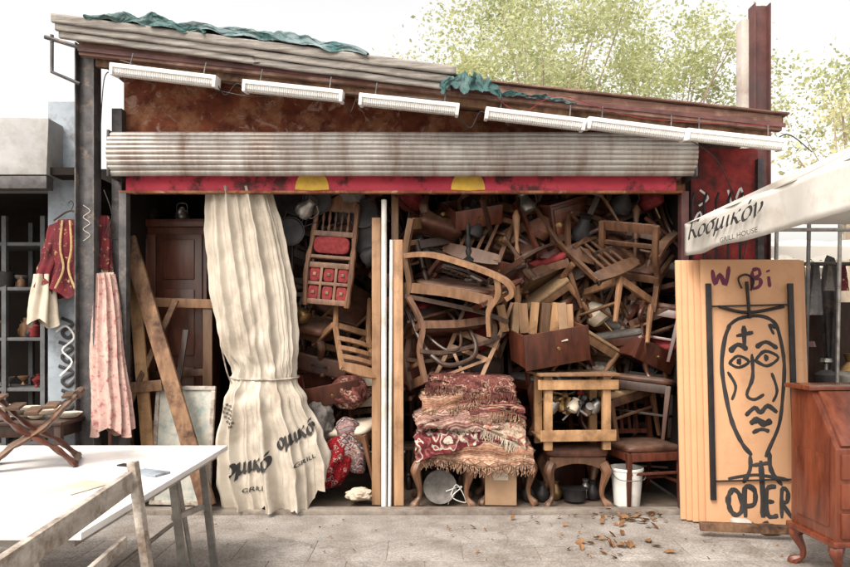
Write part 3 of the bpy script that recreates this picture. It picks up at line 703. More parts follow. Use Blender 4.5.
iron=thing('iron_gate_frame','black iron bar frame leaning on the painted board','frame',loc=(2.13,-.53,.01),rot=(-3.2,0,0))
for px in(712,793):
    g=G();a=bl(px,498,0);b=bl(px,285,0);g.beam(a,b,.04,.02)
    g.obj('upright_bar',black,iron,bevel=.002)
g=G()
g.beam(bl(752,320,0),bl(750,283,0),.018)
g.tube(cat([bl(745,290,0),bl(742,280,0),bl(750,276,0),bl(757,282,0),bl(754,292,0)],5),.008,6)
g.tube(cat([bl(722,308,0),bl(750,314,0),bl(786,308,0)],5),.012,6);g.obj('hook',black,iron)
for p_,q_ in(((712,308),(793,306)),((712,480),(793,478))):
    g=G();g.beam(bl(*p_,0),bl(*q_,0),.012);g.obj('cross_bar',black,iron)
# ---------------------------------------------------------------- white canopy with lettering
cn=thing('canopy','white market canopy with dark shop lettering on valance','canopy')
zt,zb=2.3,2.055
def val(u,v):
    y=-.42-3.4*u
    return V((2.0+.012*math.sin(u*34)+.02*v*math.sin(u*21),y,zt+(zb-zt)*v-.012*math.sin(u*math.pi*5)**2*v))
g=G();g.grid(val,100,8);g.obj('valance',canopyw,cn,solid=.003)
def cr(u,v):
    return V((2.0+1.6*u,-.42-3.4*v,zt+.75*u-.05*math.sin(math.pi*u)))
g=G();g.grid(cr,12,12);g.obj('roof_cloth',canopyw,cn,solid=.003)
g=G();g.grid(lambda u,v:V((2.0+3.2*u,-.41,zt+(.75*(1-abs(2*u-1)))*(1-v)-.0)),20,4);g.obj('gable_cloth',canopyw,cn,solid=.003)
g=G();g.tube([(2.03,-.44,zt-.03),(2.03,-3.8,zt-.03)],.014,8);g.tube([(2.03,-.46,zt-.05),(5.2,-.46,zt-.05)],.014,8);g.tube([(2.03,-.46,zt-.05),(3.6,-2.2,zt+.55)],.012,8)
for k in range(2,5):
    x0=2.05+k*.62
    g.tube([(x0,-.48,zt-.05),(x0+.62,-.48,zt-.42)],.009,6);g.tube([(x0,-.48,zt-.42),(x0+.62,-.48,zt-.05)],.009,6)
g.obj('frame_strut',silver,cn)
for (x,y) in((2.03,-3.8),(5.2,-3.8),(5.2,-.46)):
    g=G();g.tube([(x,y,0),(x,y,zt-.02)],.02,8);g.obj('pole',silver,cn)
def onval(o,yc,zc):
    for v in o.data.vertices:
        x,y,z=v.co;v.co=V((1.97-z,yc-x,zc+y))
onval(nib_word('Κοσμικόν','lettering',ink,1.12,cn,w=.1,ys=.5,ang=30),-1.12,2.205)
onval(text('GRILL HOUSE','lettering',ink,.5,.032,0,bold=.002,parent=cn),-1.34,2.085)
# ---------------------------------------------------------------- canvas curtain
ct=thing('canvas_umbrella_cover','tall beige canvas cover tied at waist, hanging in folds','canvas cover')
PR=[(190,206,272),(230,205,284),(290,210,296),(340,219,300),(372,230,298),(380,230,298),(400,222,308),(440,215,324),(475,216,332),(508,224,332)]
def interp(py):
    for i in range(len(PR)-1):
        if PR[i][0]<=py<=PR[i+1][0]:
            t=(py-PR[i][0])/(PR[i+1][0]-PR[i][0]);t=t*t*(3-2*t) if PR[i][0]>330 else t
            return [PR[i][k]*(1-t)+PR[i+1][k]*t for k in(1,2)]
    return PR[-1][1:]
yc=-.02
def pl(x):
    return 1-2*abs(math.sin(x))**.75
def cf(u,v):
    th=2*math.pi*u
    py=190+318*v
    l,r=interp(py);a=W(l,py,yc);b=W(r,py,yc)
    cx=(a.x+b.x)/2;hw=(b.x-a.x)/2;tie=math.exp(-((py-376)/22)**2)
    low=max(0,(py-380)/128);up=1-min(1,max(0,(py-200)/170))
    w1=.25*math.sin(v*4+1)+.15*mn.noise(V((math.cos(th)*1.5,math.sin(th)*1.5,v*3)))
    f=((.9+.3*low)*pl(5.5*th+w1*2)+.6*pl(8.5*th-1.3*w1+.7)*(.4+.6*mn.noise(V((th*2,v*1.5,3)))+.3)+.35*pl(14*th+w1))
    amp=.09+.035*low-.035*tie+.02*up
    k=1+amp*f
    dep=(.16+.08*low)*(1-.25*tie)
    z=a.z
    if py>376:
        rt=max(0,math.cos(th));t=(py-376)/132
        z+=t*t*(.25*rt**2+.05*math.sin(3*th+1)+.035*pl(5.5*th))
    cr_=.007*mn.noise(V((math.cos(th)*5,math.sin(th)*5,v*26)))*(1+3*tie)
    dr=.04*(1-up*.6)*(1-low)*abs(math.sin(v*22+3*math.cos(th)))*(.5+mn.noise(V((th,v*7,0))))
    return V((cx+(hw-.015)*math.cos(th)*(1+amp*.45*f)+cr_,yc+dep*math.sin(th)*(1+(k-1)*2.0)+cr_-dr*.6,max(z,.03)))
g=G();g.grid(cf,560,150,True);cl=g.obj('cover_cloth',canvas,ct,smooth=180)
bvh=BVHTree.FromPolygons([tuple(p) for p in g.v],g.f)
def drape(o,px,py,rot):
    bm=bmesh.new();bm.from_mesh(o.data);bmesh.ops.triangulate(bm,faces=bm.faces[:])
    for _ in range(5):
        ed=[e for e in bm.edges if e.calc_length()>.007]
        if ed:bmesh.ops.subdivide_edges(bm,edges=ed,cuts=1);bmesh.ops.triangulate(bm,faces=bm.faces[:])
    bm.to_mesh(o.data);bm.free()
    c=W(px,py,-.25);cs,sn=math.cos(math.radians(rot)),math.sin(math.radians(rot))
    for v in o.data.vertices:
        x,y=v.co.x,v.co.y;X=c.x+x*cs-y*sn;Z=c.z+x*sn+y*cs
        h=bvh.ray_cast(V((X,-1.5,Z)),V((0,1,0)),3)
        v.co=V((X,(h[0].y if h[0] else -.2)-.008-v.co.z*.5,Z))
def oncurtain(body,px,py,wd,ht,rot,m=ink,name='lettering',bold=.0,sh=.2):
    o=text(body,name,m,wd,ht,sh,bold=bold,parent=ct);drape(o,px,py,rot)
drape(nib_word('ομικό','lettering',ink,.38,ct,w=.19,ys=1.05),247,468,12)
drape(nib_word('ομικό','lettering',ink,.33,ct,w=.19,ys=1.05),293,438,26)
oncurtain('GRILL',252,491,.2,.036,10,bold=.01)
oncurtain('GRILL',303,463,.17,.034,26,bold=.01)
g=G()
for i in range(9):
    for j in range(4):
        if (i+j)%2==0:
            x=i*.022-.1;y=j*.022-.044;g.add([(x,y,0),(x+.02,y,0),(x+.02,y+.02,0),(x,y+.02,0)],[(0,1,2,3)])
o=g.obj('checker_border',fadedink,ct,smooth=0);drape(o,224,418,-70)
g=G()
pts=[]
for i in range(60):
    p=cf(i/60,(377-190)/318);c0=W(263.5,377,yc);dd=V((p.x-c0.x,p.y-yc,0));pts.append(V((c0.x+dd.x*1.05,yc+dd.y*1.05,c0.z+.015*math.sin(i/60*6.28))))
g.tube(pts,.008,6,closed=True)
g.tube(cat([W(232,384,-.2),W(227,372,-.21),W(222,350,-.2),W(221,340,-.16)],5),.006,6);g.obj('tie_rope',wd_white,ct)
# ---------------------------------------------------------------- vertical timbers / pipes
def pole(name,px,w,py0,py1,y,m,label,lean=0,round_=False):
    a=W(px,py1,y);b=W(px+lean,py0,y);a.z=max(a.z,.03)
    g=G()
    if round_:g.tube([a,b],w/2,12)
    else:g.beam(a,b,w,w*.6)
    return g.obj(name,m,label=label,category='pole',bevel=0 if round_ else .004)
pole('wooden_post',376.5,.075,218,506,.0,wd_post,'upright brown timber plank in the shop opening')
pole('pipe',384,.045,200,506,-.06,plasticw,'white plastic pipe standing upright beside timber post',round_=True)
pole('pipe',389.5,.03,240,506,-.05,plasticw,'thin white pipe standing beside a thicker one',lean=2,round_=True)
pole('wooden_post',399,.08,240,506,-.02,wd_post,'thick light brown timber post in shop opening',lean=-1)
pole('wooden_post',395,.06,192,505,.06,wd_tan,'narrow brown timber post reaching the shutter')
pole('wooden_post',292,.03,196,330,.3,wd_dark,'thin dark upright timber behind the canvas',round_=True)
# ---------------------------------------------------------------- left interior
wr=thing('wardrobe','tall dark red-brown wardrobe with panelled doors','wardrobe',loc=(W(168,0,.75).x,.7,.0))
wmat=mat('wardrobe_wood',(.06,.02,.013),(.15,.055,.032),.35,scale=9,stretch=GR,rnd=.15,spec=.5)
g=G();g.box((0,0,1.25),(.9,.4,2.36));g.obj('body',wmat,wr,bevel=.01)
for s in(-1,1):
    d_=bpy.data.objects.new('door',None);COL.objects.link(d_);d_.parent=wr
    g=G();g.box((s*.21,-.215,1.3),(.41,.025,2.1));g.obj('door_leaf',wmat,d_,bevel=.006)
    for z,hh in((.75,.8),(1.55,.6),(2.12,.36)):
        g=G();g.box((s*.21,-.235,z),(.28,.02,hh));g.obj('panel',wmat,d_,bevel=.014)
g=G();g.box((0,-.01,2.45),(.98,.48,.07));g.obj('cornice',wmat,wr,bevel=.015)
def plank(p,q,w_,t,m,label,name='plank'):
    g=G();g.beam(p,q,w_,t,up=(0,1,0));return g.obj(name,m,label=label,category='plank',bevel=.004)
plank(W(128,238,.1),W(208,506,-.25),.13,.035,wd_old,'rough stained plank leaning diagonally')
plank(W(134,276,.15),W(148,450,.0),.1,.03,wd_pine,'light pine plank standing upright')
plank(W(128,388,.02),W(162,385,.03),.09,.03,wd_old,'short tan board nailed across the planks')
plank(W(150,302,.3),W(214,304,.3),.08,.03,wd_tan,'horizontal brown rail of a bed frame')
plank(W(208,302,.32),W(208,440,.3),.085,.04,wd_tan,'upright brown bed post')
plank(W(150,375,.34),W(208,372,.34),.06,.03,wd_brown,'lower rail of a brown bed frame')
plank(W(122,420,-.02),W(176,300,.2),.05,.03,wd_old,'narrow old slat leaning behind planks')
plank(W(186,330,.25),W(160,500,.05),.05,.02,wd_dark,'thin dark slat leaning')
plank(W(122,250,.2),W(128,500,.1),.12,.03,wd_old,'wide dark plank standing at the jamb')
f=frame('framed patterned glass pane leaning at the doorway',wd_white,glassb,.52,.98,.035,name='framed_pane',c='picture frame')
f.location=(W(180,0,-.05).x,-.06,.04);f.rotation_euler=(math.radians(-7),0,math.radians(-6))
f=frame('old gilt frame standing behind the glass pane',wd_brown,paper,.4,.7,.05);f.location=(W(160,0,.1).x,.12,.05);f.rotation_euler=(math.radians(-6),math.radians(4),0)
KET=[(.03,0),(.1,.005),(.13,.06),(.13,.12),(.09,.19),(.05,.22),(.05,.25),(.03,.26),(.0,.27)]
def sitz(o,z):o.location.z=z
k_=pot('kettle','black round kettle on top of the wardrobe','kettle',KET,black,W(150,211,.62),handle=[(-.1,0,.17),(-.08,0,.32),(.08,0,.32),(.1,0,.17)],s=.6);sitz(k_,2.485)
k_=pot('kettle','small tarnished metal kettle on wardrobe','kettle',KET,silver,W(182,211,.6),s=.5,handle=[(-.1,0,.17),(-.08,0,.32),(.08,0,.32),(.1,0,.17)]);sitz(k_,2.485)
# ---------------------------------------------------------------- pile of furniture
grp='piled second-hand furniture'
protos=[
 chair('dark wooden slat-back chair jammed into the furniture pile',wd_dark,brownlea,'slat',group=grp),
 chair('mahogany chair with fiddle back in the pile',wd_red,redup,'splat',legs='cab',group=grp),
 chair('bentwood cafe chair stacked in the pile',wd_dark,wd_brown,'bent',pad=False,legs='taper',group=grp),
 chair('brown ladder-back chair with rush seat in the pile',wd_brown,rushseat,'ladder',legs='turned',group=grp),
 chair('brown open armchair frame without seat in pile',wd_brown,None,'slat',w=.54,d=.5,arms=True,group=grp),
 chair('brown cross-back chair with leather seat',wd_brown,brownlea,'cross',group=grp),
 chair('mahogany armchair with grey seat in the pile',wd_red,greyup,'splat',w=.54,d=.5,legs='cab',arms=True,group=grp),
 table('small dark table with turned legs in the pile',wd_dark,.5,.36,.5,group=grp),
 table('small brown table with curved legs in the pile',wd_brown,.45,.36,.5,'cab',group=grp),
 nightstand('mahogany nightstand wedged in the pile',wd_red,group=grp),
 frame('empty dark picture frame in the pile',wd_dark,None,.5,.6,.05,group=grp),
 stool('low stool with curved legs in the pile',wd_brown,brownlea,group=grp),
 drawer('loose brown drawer in the pile',wd_red,group=grp),
 chair('chair with red padded back in the pile',wd_brown,redup,'panel',group=grp),
 chair('dark chair with wide curved back rail',wd_dark,greyup,'solid',group=grp),
 nightstand('dark squat bedside cabinet wedged in the pile',wd_dark,.4,.35,.5,group=grp),
 chair('tan cross-back chair frame missing its seat',wd_tan,None,'cross',group=grp),
 chair('dark spindle-back chair frame without seat',wd_dark,None,'lattice',legs='turned',group=grp),
 chair('brown spindle-back chair with rush seat',wd_tan,rushseat,'lattice',legs='turned',pad=False,group=grp),
]
HH=[.97]*7+[.5,.5,.6,.6,.44,.16,.97,.97,.5,.97,.97,.97]
used=set()
def put(k,px,py,y,rot,s=1,label=None):
    if k in used:o=dup(protos[k],label)
    else:
        o=protos[k];used.add(k)
        if label:o['label']=label
    place(o,W(px,py,y),rot,s,HH[k]);return o
rc=thing('carved_chair','carved dark wooden chair with red upholstered panels, hanging upright','chair')
for s in(-1,1):
    g=G();g.tube(cat([(s*.2,0,0),(s*.215,-.01,.35),(s*.2,.03,.62),(s*.19,.06,.98)],5),[.026+.005*math.sin(i*1.9) for i in range(16)],8,sq=(1,1));g.obj('stile',wd_brown,rc)
g=G()
for z,hh in((.04,.05),(.38,.05),(.46,.03),(.68,.05)):g.box((0,.0+.06*max(0,z-.4),z),(.38,.026,hh))
def crest(u,v):
    x=(u-.5)*.4;return V((x,.05,.9+.1*v+(.04*math.cos(x*8)+.018*math.cos(x*47))*v))
g.grid(crest,24,3);g.grid(lambda u,v:crest(u,v)+V((0,.024,0)),24,3)
for x in(-.07,.07):g.box((x,0,.21),(.026,.024,.3))
g.box((0,0,.21),(.38,.022,.03));g.obj('frame_rail',wd_brown,rc,bevel=.003)
for x in(-.135,0,.135):
    for z in(.125,.295):
        g=G();g.pillow((x,.012,z),(.1,.03,.13),.35,8);g.obj('red_panel',redup,rc)
        g=G();g.lathe([(.024,0),(.02,.006),(.006,.01)],(x,-.006,z),4,(90,45,0));g.obj('carved_diamond',wd_tan,rc)
g=G();g.pillow((0,-.0,.57),(.34,.06,.16),.3,10);g.obj('back_cushion',redup,rc)
for x in(-.12,-.06,0,.06,.12):
    g=G();g.lathe([(.008,0),(.017,.04),(.007,.08),(.017,.13),(.008,.2)],(x,.045,.7),8);g.obj('spindle',wd_brown,rc)
g=G();
for s in(-1,1):g.beam((s*.19,.03,.42),(s*.18,.38,.45),.04,.05)
g.box((0,.2,.455),(.38,.36,.03));g.obj('seat',wd_brown,rc,bevel=.004)
place(rc,W(331,254,.12),(-4,5,-8),.92,.98)
c=chair('light wooden chair frame lying upside down on the heap',wd_tan,None,'ladder');place(c,W(342,345,.3),(150,14,35),.85,.97)
c=chair('cream upholstered chair buried beside the timber post',wd_brown,creamc,'panel',pm=creamc);place(c,W(356,425,.3),(10,-8,-30),.95,.97)
def flatarm(label,wm):
    st=thing('armchair_frame',label,'armchair frame')
    for y in(-.25,.25):
        g=G()
        g.tube(cat([(-.42,y,.2),(-.2,y,.235),(.1,y,.2),(.34,y,.15),(.46,y,.1),(.5,y,.03),(.46,y,-.02)],6),.046,4,sq=(.6,1.3),up=(0,1,0),ph=math.pi/4);g.obj('armrest',wm,st)
        g=G();g.tube(cat([(.36,y,.14),(.39,y,0),(.33,y,-.14),(.36,y,-.34)],5),[.034]*6+[.03]*5+[.024]*5,4,up=(0,1,0),ph=math.pi/4);g.obj('leg',wm,st)
        g=G();g.tube(cat([(-.4,y,.5),(-.42,y,.2),(-.36,y,-.05),(-.46,y,-.34)],5),.034,4,up=(0,1,0),ph=math.pi/4);g.obj('leg',wm,st)
        g=G();g.tube(cat([(-.4,y,-.06),(0,y,-.04),(.35,y,-.06)],5),.046,4,sq=(1.2,.6),up=(0,1,0),ph=math.pi/4);g.obj('side_rail',wm,st)
    for x,z,hh in((-.39,.46,.09),(-.41,.3,.04),(-.38,-.05,.07),(.35,-.06,.07)):
        g=G();g.box((x,0,z),(.025,.48,hh));g.obj('cross_rail',wm,st,bevel=.004)
    g=G();g.pillow((-.02,0,-.02),(.66,.42,.07),.3,10,noise=.006);g.obj('seat_pad',brownlea,st)
    return st
s1=flatarm('brown armchair with flat curved arms lying tilted on the pile',wd_tan);place(s1,W(462,278,.1),(10,10,-20),1.02,cen=(0,0,.05))
s1=flatarm('dark brown armchair wedged upside down below another',wd_brown);place(s1,W(450,338,.2),(168,-4,18),.85,cen=(0,0,.05))
s1=flatarm('mahogany armchair frame standing on end among chairs',wd_brown);place(s1,W(645,250,.3),(12,-30,48),.9,cen=(0,0,.05))
g=G();g.tube(cat([W(405,296,.0),W(440,303,.0),W(480,312,.02),W(508,322,.05)],5),.026,4,ph=.78);g.obj('wooden_rail',wd_brown,label='curved brown chair rail poking out of the pile',category='wooden rail')
f=frame('large brown picture frame with dull mat leaning on pile',wd_brown,greyup,.52,.44,.07);place(f,W(488,218,.45),(-10,18,15),1,.5)
d_=drawer('mahogany drawer full of old papers on the rugs',wd_red,.52,.34,.26,content=paper);place(d_,W(548,347,.02),(10,-9,12),1.05,.2)
for i in range(8):
    px=504+i*9.5
    g=G();g.box((0,0,.1),(.06+.02*R.random(),.14,.22+.05*R.random()));o=g.obj('wooden_block',[wd_pine,card,wd_post,wd_pine,wd_tan][i%5],label='pale wooden block standing on the pile',category='wooden block',group='pale wood blocks on the pile',bevel=.004)
    o.location=W(px,330,.12);o.rotation_euler=(0,math.radians(R.uniform(-14,10)),math.radians(R.uniform(-15,15)))
pt=thing('pine_stand','raw pine stand with crossed rails stacked on stool','stand',loc=W(571,446,.02),rot=(0,0,4))
for sx in(-1,1):
    for sy in(-1,1):
        g=G();g.box((sx*.24,sy*.17,.3),(.065,.05,.6));g.obj('leg',wd_pine,pt,bevel=.004)
for z_,w_,h_ in((.12,.62,.09),(.53,.66,.08)):
    g=G();g.box((0,-.205,z_),(w_,.024,h_));g.obj('rail',wd_pine,pt,bevel=.004)
g=G();g.box((0,0,.612),(.66,.5,.024));g.obj('top',wd_tan,pt,bevel=.004)
g=G();g.box((0,0,.09),(.6,.38,.02));g.obj('shelf',wd_pine,pt,bevel=.003)
for i in range(26):
    c=W(549+(i*7.3)%46,416-R.uniform(0,36)*(i%3)/2-4,R.uniform(-.1,.12))
    if i%3==0:
        g=G();g.lathe([(.02,0),(.045,.01),(.05,.06),(.03,.1),(.035,.12)],(0,0,0),14);o=g.obj('cup',[silver,brass,black,creamc][i%4],label='tarnished metal cup inside the pine stand',category='cup')
    else:
        g=G();g.tube([(-.13,0,0),(.0,0,.01),(.03,0,0)],[.008,.011,.008],6);g.lathe([(.006,0),(.035,.02),(.024,.05)],(.03,0,-.02),10);o=g.obj('hand_tool',[black,brass,silver,redup,black,wd_tan,silver][i%7],label='old hand tool lying inside the pine stand',category='tool')
    o.location=c;o.rotation_euler=(R.uniform(-.4,.4),R.uniform(-1.2,1.2),R.uniform(0,3))
for px,y,wd,lab,wm in((443,.02,.5,'brown stool with curved legs under the rugs',wd_brown),(507,.1,.46,'stool with curved legs beside cardboard box',wd_brown),(576,.02,.52,'brown stool with scrolled legs under pine stand',wd_brown)):
    s_=stool(lab,wm,brownlea,wd,.4,.46);s_.location=(W(px,0,y).x,y+.1,.02)
def rug(px,py,w_,d_,h_,m,label,drape,seed,rot=0,tilt=0,fm=None,y=.12,sag=.03):
    o=thing('folded_rug',label,'rug','folded woven rugs')
    c=W(px,py,y);o.location=c;o.rotation_euler=(0,math.radians(rot),math.radians(tilt))
    g=G()
    def prof(t):
        if t<.5:
            s=t/.5;return V((0,d_/2-d_*s,h_))
        s=(t-.5)/.5
        return V((0,-d_/2-.035*math.sin(min(1,s*2.5)*math.pi/2),h_-drape*s))
    def fn(u,v):
        p=prof(v);x=(u-.5)*w_;q=V((x*4+seed*7,v*4,seed));e=abs(2*u-1)
        dr=max(0,(v-.5)*2)
        return V((x*(1+.04*mn.noise(q))-.012*math.copysign(e**6,x),p.y+.03*mn.noise(q*1.3+V((5,5,5)))+.016*math.sin(u*26+seed)*dr,p.z+.02*mn.noise(q*1.7)-sag*e**3-.03*e**6+(.045*math.sin(u*5+seed*2)*dr)))
    g.grid(fn,90,46);g.obj('woven_cloth',m,o,solid=.02,smooth=180)
    g=G()
    nl=2
    for k in range(nl):
        hh=h_/nl
        g.pillow((R.uniform(-.015,.015),R.uniform(-.012,.006),hh*(k+.5)-.004),(w_*R.uniform(.93,.99),d_*.98,hh*1.02),.25,16,noise=.012)
    g.obj('folded_layers',m,o,smooth=180)
    if fm:
        g=G()
        for i in range(110):
            u=i/109;p=fn(u,1);L=R.uniform(.05,.1)
            g.tube([p+V((0,-.004,.0)),p+V((R.uniform(-.012,.012),-.014,-L*.5)),p+V((R.uniform(-.028,.028),-.004,-L))],.003,4)
        g.obj('fringe',fm,o)
    return o
rug(478,446,.92,.44,.09,rug_b,'salmon fringed rug draped over the stool',.16,1,2,-4,rug_b)
rug(462,438,.84,.43,.11,rug_c,'burgundy and cream floral rug folded',.15,2,-4,4,None,.11)
rug(482,426,.74,.42,.09,rug_h,'beige patterned rug folded flat in stack',.12,3,5,-5,creamc,.11)
rug(458,418,.76,.42,.09,rug_g,'pink striped rug folded on the stack',.13,7,-4,5,None,.1)
rug(476,406,.8,.41,.09,rug_a,'red and black striped kilim folded on the stack',.12,5,3,-3,rug_b,.1)
rug(460,396,.72,.41,.09,rug_b,'second salmon rug sagging over the stack',.11,8,-5,4,rug_b,.1)
rug(470,384,.76,.4,.09,rug_f,'faded maroon fringed rug topping the stack',.1,4,3,-2,rug_f,.1)
cb=thing('cardboard_box','plain cardboard box standing on the shop floor','box',loc=(W(500,0,.1).x,.08,.03),rot=(0,0,-4))
g=G();g.box((0,0,.17),(.26,.22,.34));g.obj('carton',card,cb,bevel=.004)
g=G();g.box((0,-.115,.25),(.12,.004,.08));g.obj('label_patch',paper,cb)
bk=thing('bucket','white plastic bucket under the chair','bucket',loc=(W(624,0,.1).x,.02,.02))
g=G();g.lathe([(.1,0),(.105,.005),(.13,.3),(.137,.3),(.137,.32),(.125,.32),(.12,.28),(.0,.27)],(0,0,0),28);g.obj('body',plasticw,bk)
g=G();g.tube(cat([(-.135,0,.3),(-.1,-.13,.24),(.1,-.13,.24),(.135,0,.3)],6),.004,6);g.obj('handle',steel,bk)
pot('basin','round dark basin under the stools','basin',[(.05,0),(.1,.02),(.13,.1),(.14,.11),(.12,.1),(.0,.03)],greyup,(W(440,0,.05).x,.1,.14),rot=(70,0,0))
g=G();g.tube(cat([V((W(448,0,0).x,.0,.03)),V((W(456,0,0).x,-.02,.2)),V((W(466,0,0).x,.0,.05)),V((W(452,0,0).x,-.03,.1)),V((W(462,0,0).x,0,.18)),V((W(446,0,0).x,.0,.14))],6),.004,6);g.obj('wire_coil',plasticw,label='loose white wire lying under the stool',category='wire')
pot('cooking_pot','dark cooking pot on the floor beneath stool','pot',[(.07,0),(.09,.01),(.1,.1),(.11,.11),(.0,.12)],black,(W(575,0,.1).x,.12,.03))
for i,(px,m_) in enumerate([(545,black),(560,brass),(592,silver),(530,black),(598,black)]):
    pot('vase','small dusty vase standing on the shop floor','vase',[(.03,0),(.05,.03),(.055,.07),(.02,.13),(.03,.16),(.0,.15)],m_,(W(px,0,0).x,.12+.05*(i%3),.03),group='dusty vases on the floor')
c=chair('dark wooden chair with worn brown seat, standing on floor',wd_red,brownlea,'slat',w=.5,d=.46);place(c,W(641,506,.15)+V((0,0,.03)),(0,0,12),1,0)
c.location.z=.03
c=chair('dark chair stacked on another, back tilted',wd_dark,brownlea,'splat',w=.48);place(c,W(643,400,.18),(-6,5,-28),1.0,h=.6)
c=chair('brown ladder-back chair leaning into the chair stack',wd_brown,rushseat,'ladder');place(c,W(616,385,.32),(4,-14,18),1.0,.97)
c=chair('mahogany side chair turned sideways on the stack',wd_red,brownlea,'solid');place(c,W(662,312,.3),(10,18,60),1.0,.97)
spec=[(17,600,238,.25,(12,-18,20)),(3,640,232,.4,(-10,15,-30)),(14,672,262,.35,(10,10,-50)),(5,575,218,.5,(168,10,15)),(13,545,258,.3,(15,-15,-25)),(16,618,290,.2,(-15,25,30)),
 (4,655,300,.3,(15,-20,-20)),(2,585,290,.3,(60,15,20)),(1,530,218,.5,(165,-10,20)),(0,560,300,.4,(-20,-30,40)),(3,455,218,.5,(20,20,-20)),(17,425,240,.4,(-10,-12,30)),(4,495,225,.6,(160,15,-20)),
 (2,430,330,.35,(150,-15,20)),(16,475,350,.3,(165,20,-15)),(1,415,300,.45,(10,10,-30)),(0,510,300,.35,(80,-20,40)),(6,620,330,.35,(10,-8,-35)),(13,665,340,.4,(5,12,-60)),(18,592,330,.3,(18,28,20)),
 (18,540,285,.25,(30,-35,-15)),(0,620,215,.5,(-15,-20,10)),(2,655,215,.6,(165,12,30)),(5,690,230,.7,(0,10,-20)),(4,572,255,.35,(145,-20,25)),(12,505,262,.25,(30,15,-15)),(12,640,352,.25,(10,20,30)),
 (11,610,262,.35,(60,20,20)),(11,500,205,.6,(165,5,20)),(10,640,245,.25,(-12,-20,20)),(10,560,215,.3,(10,25,-15)),(1,490,320,.35,(95,-30,20)),(17,445,300,.4,(100,20,10)),(0,520,240,.35,(20,-35,50)),
 (6,430,262,.55,(150,20,-30)),(3,560,240,.6,(170,-10,-20)),(0,640,320,.45,(95,10,30)),(6,600,305,.5,(35,20,-15)),(13,575,285,.7,(0,-12,10)),(2,672,290,.7,(110,0,60)),(14,535,300,.5,(100,-20,-30)),
 (5,590,262,.45,(-15,30,10)),(1,500,285,.75,(80,25,-10)),(9,425,360,.6,(8,-6,20)),(3,600,350,.6,(0,8,-35)),(8,450,370,.6,(170,10,5)),(2,318,232,.9,(0,12,20)),
 (17,300,250,.7,(0,20,20)),(11,312,345,.5,(20,10,-20)),(0,345,300,.8,(60,30,10)),(12,330,385,.35,(20,-10,10)),(13,305,400,.6,(0,5,25)),(6,545,375,.6,(0,0,20)),(5,355,225,.7,(0,-10,-30)),
 (3,655,440,.6,(0,0,-20)),(1,600,440,.6,(0,0,15)),(9,500,470,.8,(0,0,0)),(9,560,470,.9,(0,0,10)),(7,430,470,.7,(0,0,0)),(5,680,350,.6,(10,10,70)),(15,480,365,.7,(0,0,5)),
 (9,560,232,.4,(12,-18,25)),(12,470,212,.3,(25,-12,20)),(11,437,214,.3,(160,14,20)),(8,528,262,.25,(150,-20,30))]
for s_ in spec:put(s_[0],s_[1],s_[2],s_[3],s_[4],R.uniform(.9,1.06))
for row,py in enumerate((212,246,280,315,350,395,450)):
    for i in range(9):
        px=300+i*46+R.uniform(-14,14)+(row%2)*18
        k=R.choice([0,1,2,3,4,5,6,17,14,13,9,15,1,0,17] if row<5 else [0,1,3,5,6,9,15,8,13])
        rot=(R.choice([0,10,160,30,-20,175,90])+R.uniform(-15,15),R.uniform(-30,30),R.uniform(-60,60)) if row<5 else (0,0,R.uniform(-60,60))
        put(k,px,py+R.uniform(-12,12),R.uniform(1.0,1.7),rot,R.uniform(.9,1.05))
for i in range(30):
    px=R.uniform(405,682);py=R.uniform(203,345);y=R.uniform(.1,.6);L=R.uniform(.25,.6);an=R.uniform(-1.5,1.5)
    c=W(px,py,y);dd=V((math.cos(an),R.uniform(-.5,.5),math.sin(an)))*L/2
    g=G();md=V((R.uniform(-.04,.04),0,R.uniform(-.04,.04)))
    g.tube(cat([c-dd,c+md,c+dd],5),[R.uniform(.016,.02)*(1-.45*j/10) for j in range(11)],6 if i%2 else 4)
    g.obj('loose_chair_leg',R.choice([wd_dark,wd_brown,wd_dark,wd_red,wd_brown,wd_tan]),label='loose curved chair leg sticking out of the pile',category='chair leg',group='loose wooden legs in the pile')
SH=[(.06,0),(.11,.02),(.14,.1),(.13,.12),(.05,.24),(.045,.24),(.0,.23)]
for px,py,m_,lab in((410,208,redup,'round red lampshade high in the pile'),(655,208,redup,'faded red lampshade on top of furniture'),(352,206,greyup,'grey cloth lampshade near the shutter'),(480,297,greyup,'small grey lampshade lying in chair frames'),(604,322,creamc,'dirty cream lampshade wedged between chairs'),(535,238,brownlea,'brown leather lampshade in the pile')):
    o=thing('lampshade',lab,'lampshade',loc=W(px,py,.25),rot=(R.uniform(-30,30),R.uniform(-40,40),0),s=.85);g=G();g.lathe(SH,(0,0,0),24);g.obj('shade',m_,o)
    g=G();g.tube([(0,0,-.12),(0,0,.02)],.01,6);g.obj('stem',brass,o)
for px,py,m_,s_ in((472,238,black,.9),(500,245,brass,.6),(490,300,silver,.8),(425,255,black,.8),(606,292,black,.8),(300,215,silver,.9),(366,262,black,1),(560,228,brass,.6),(306,320,brass,.8),(662,362,brass,.6),(530,212,silver,.8),(580,242,black,1.1),(448,232,brass,.8),(680,300,silver,.8),(618,214,black,1.1)):
    pot('jug','dusty metal jug lodged among the furniture','jug',[(.05,0),(.08,.02),(.09,.08),(.05,.15),(.04,.19),(.055,.22),(.0,.21)],m_,W(px,py,.22),rot=(R.uniform(-30,30),R.uniform(-50,50),0),handle=[(.06,0,.2),(.12,0,.16),(.11,0,.08),(.08,0,.05)],s=s_,group='metal jugs in the pile')
PAN=[(.0,0),(.12,0),(.15,.02),(.16,.05),(.15,.05),(.14,.03),(.0,.02)]
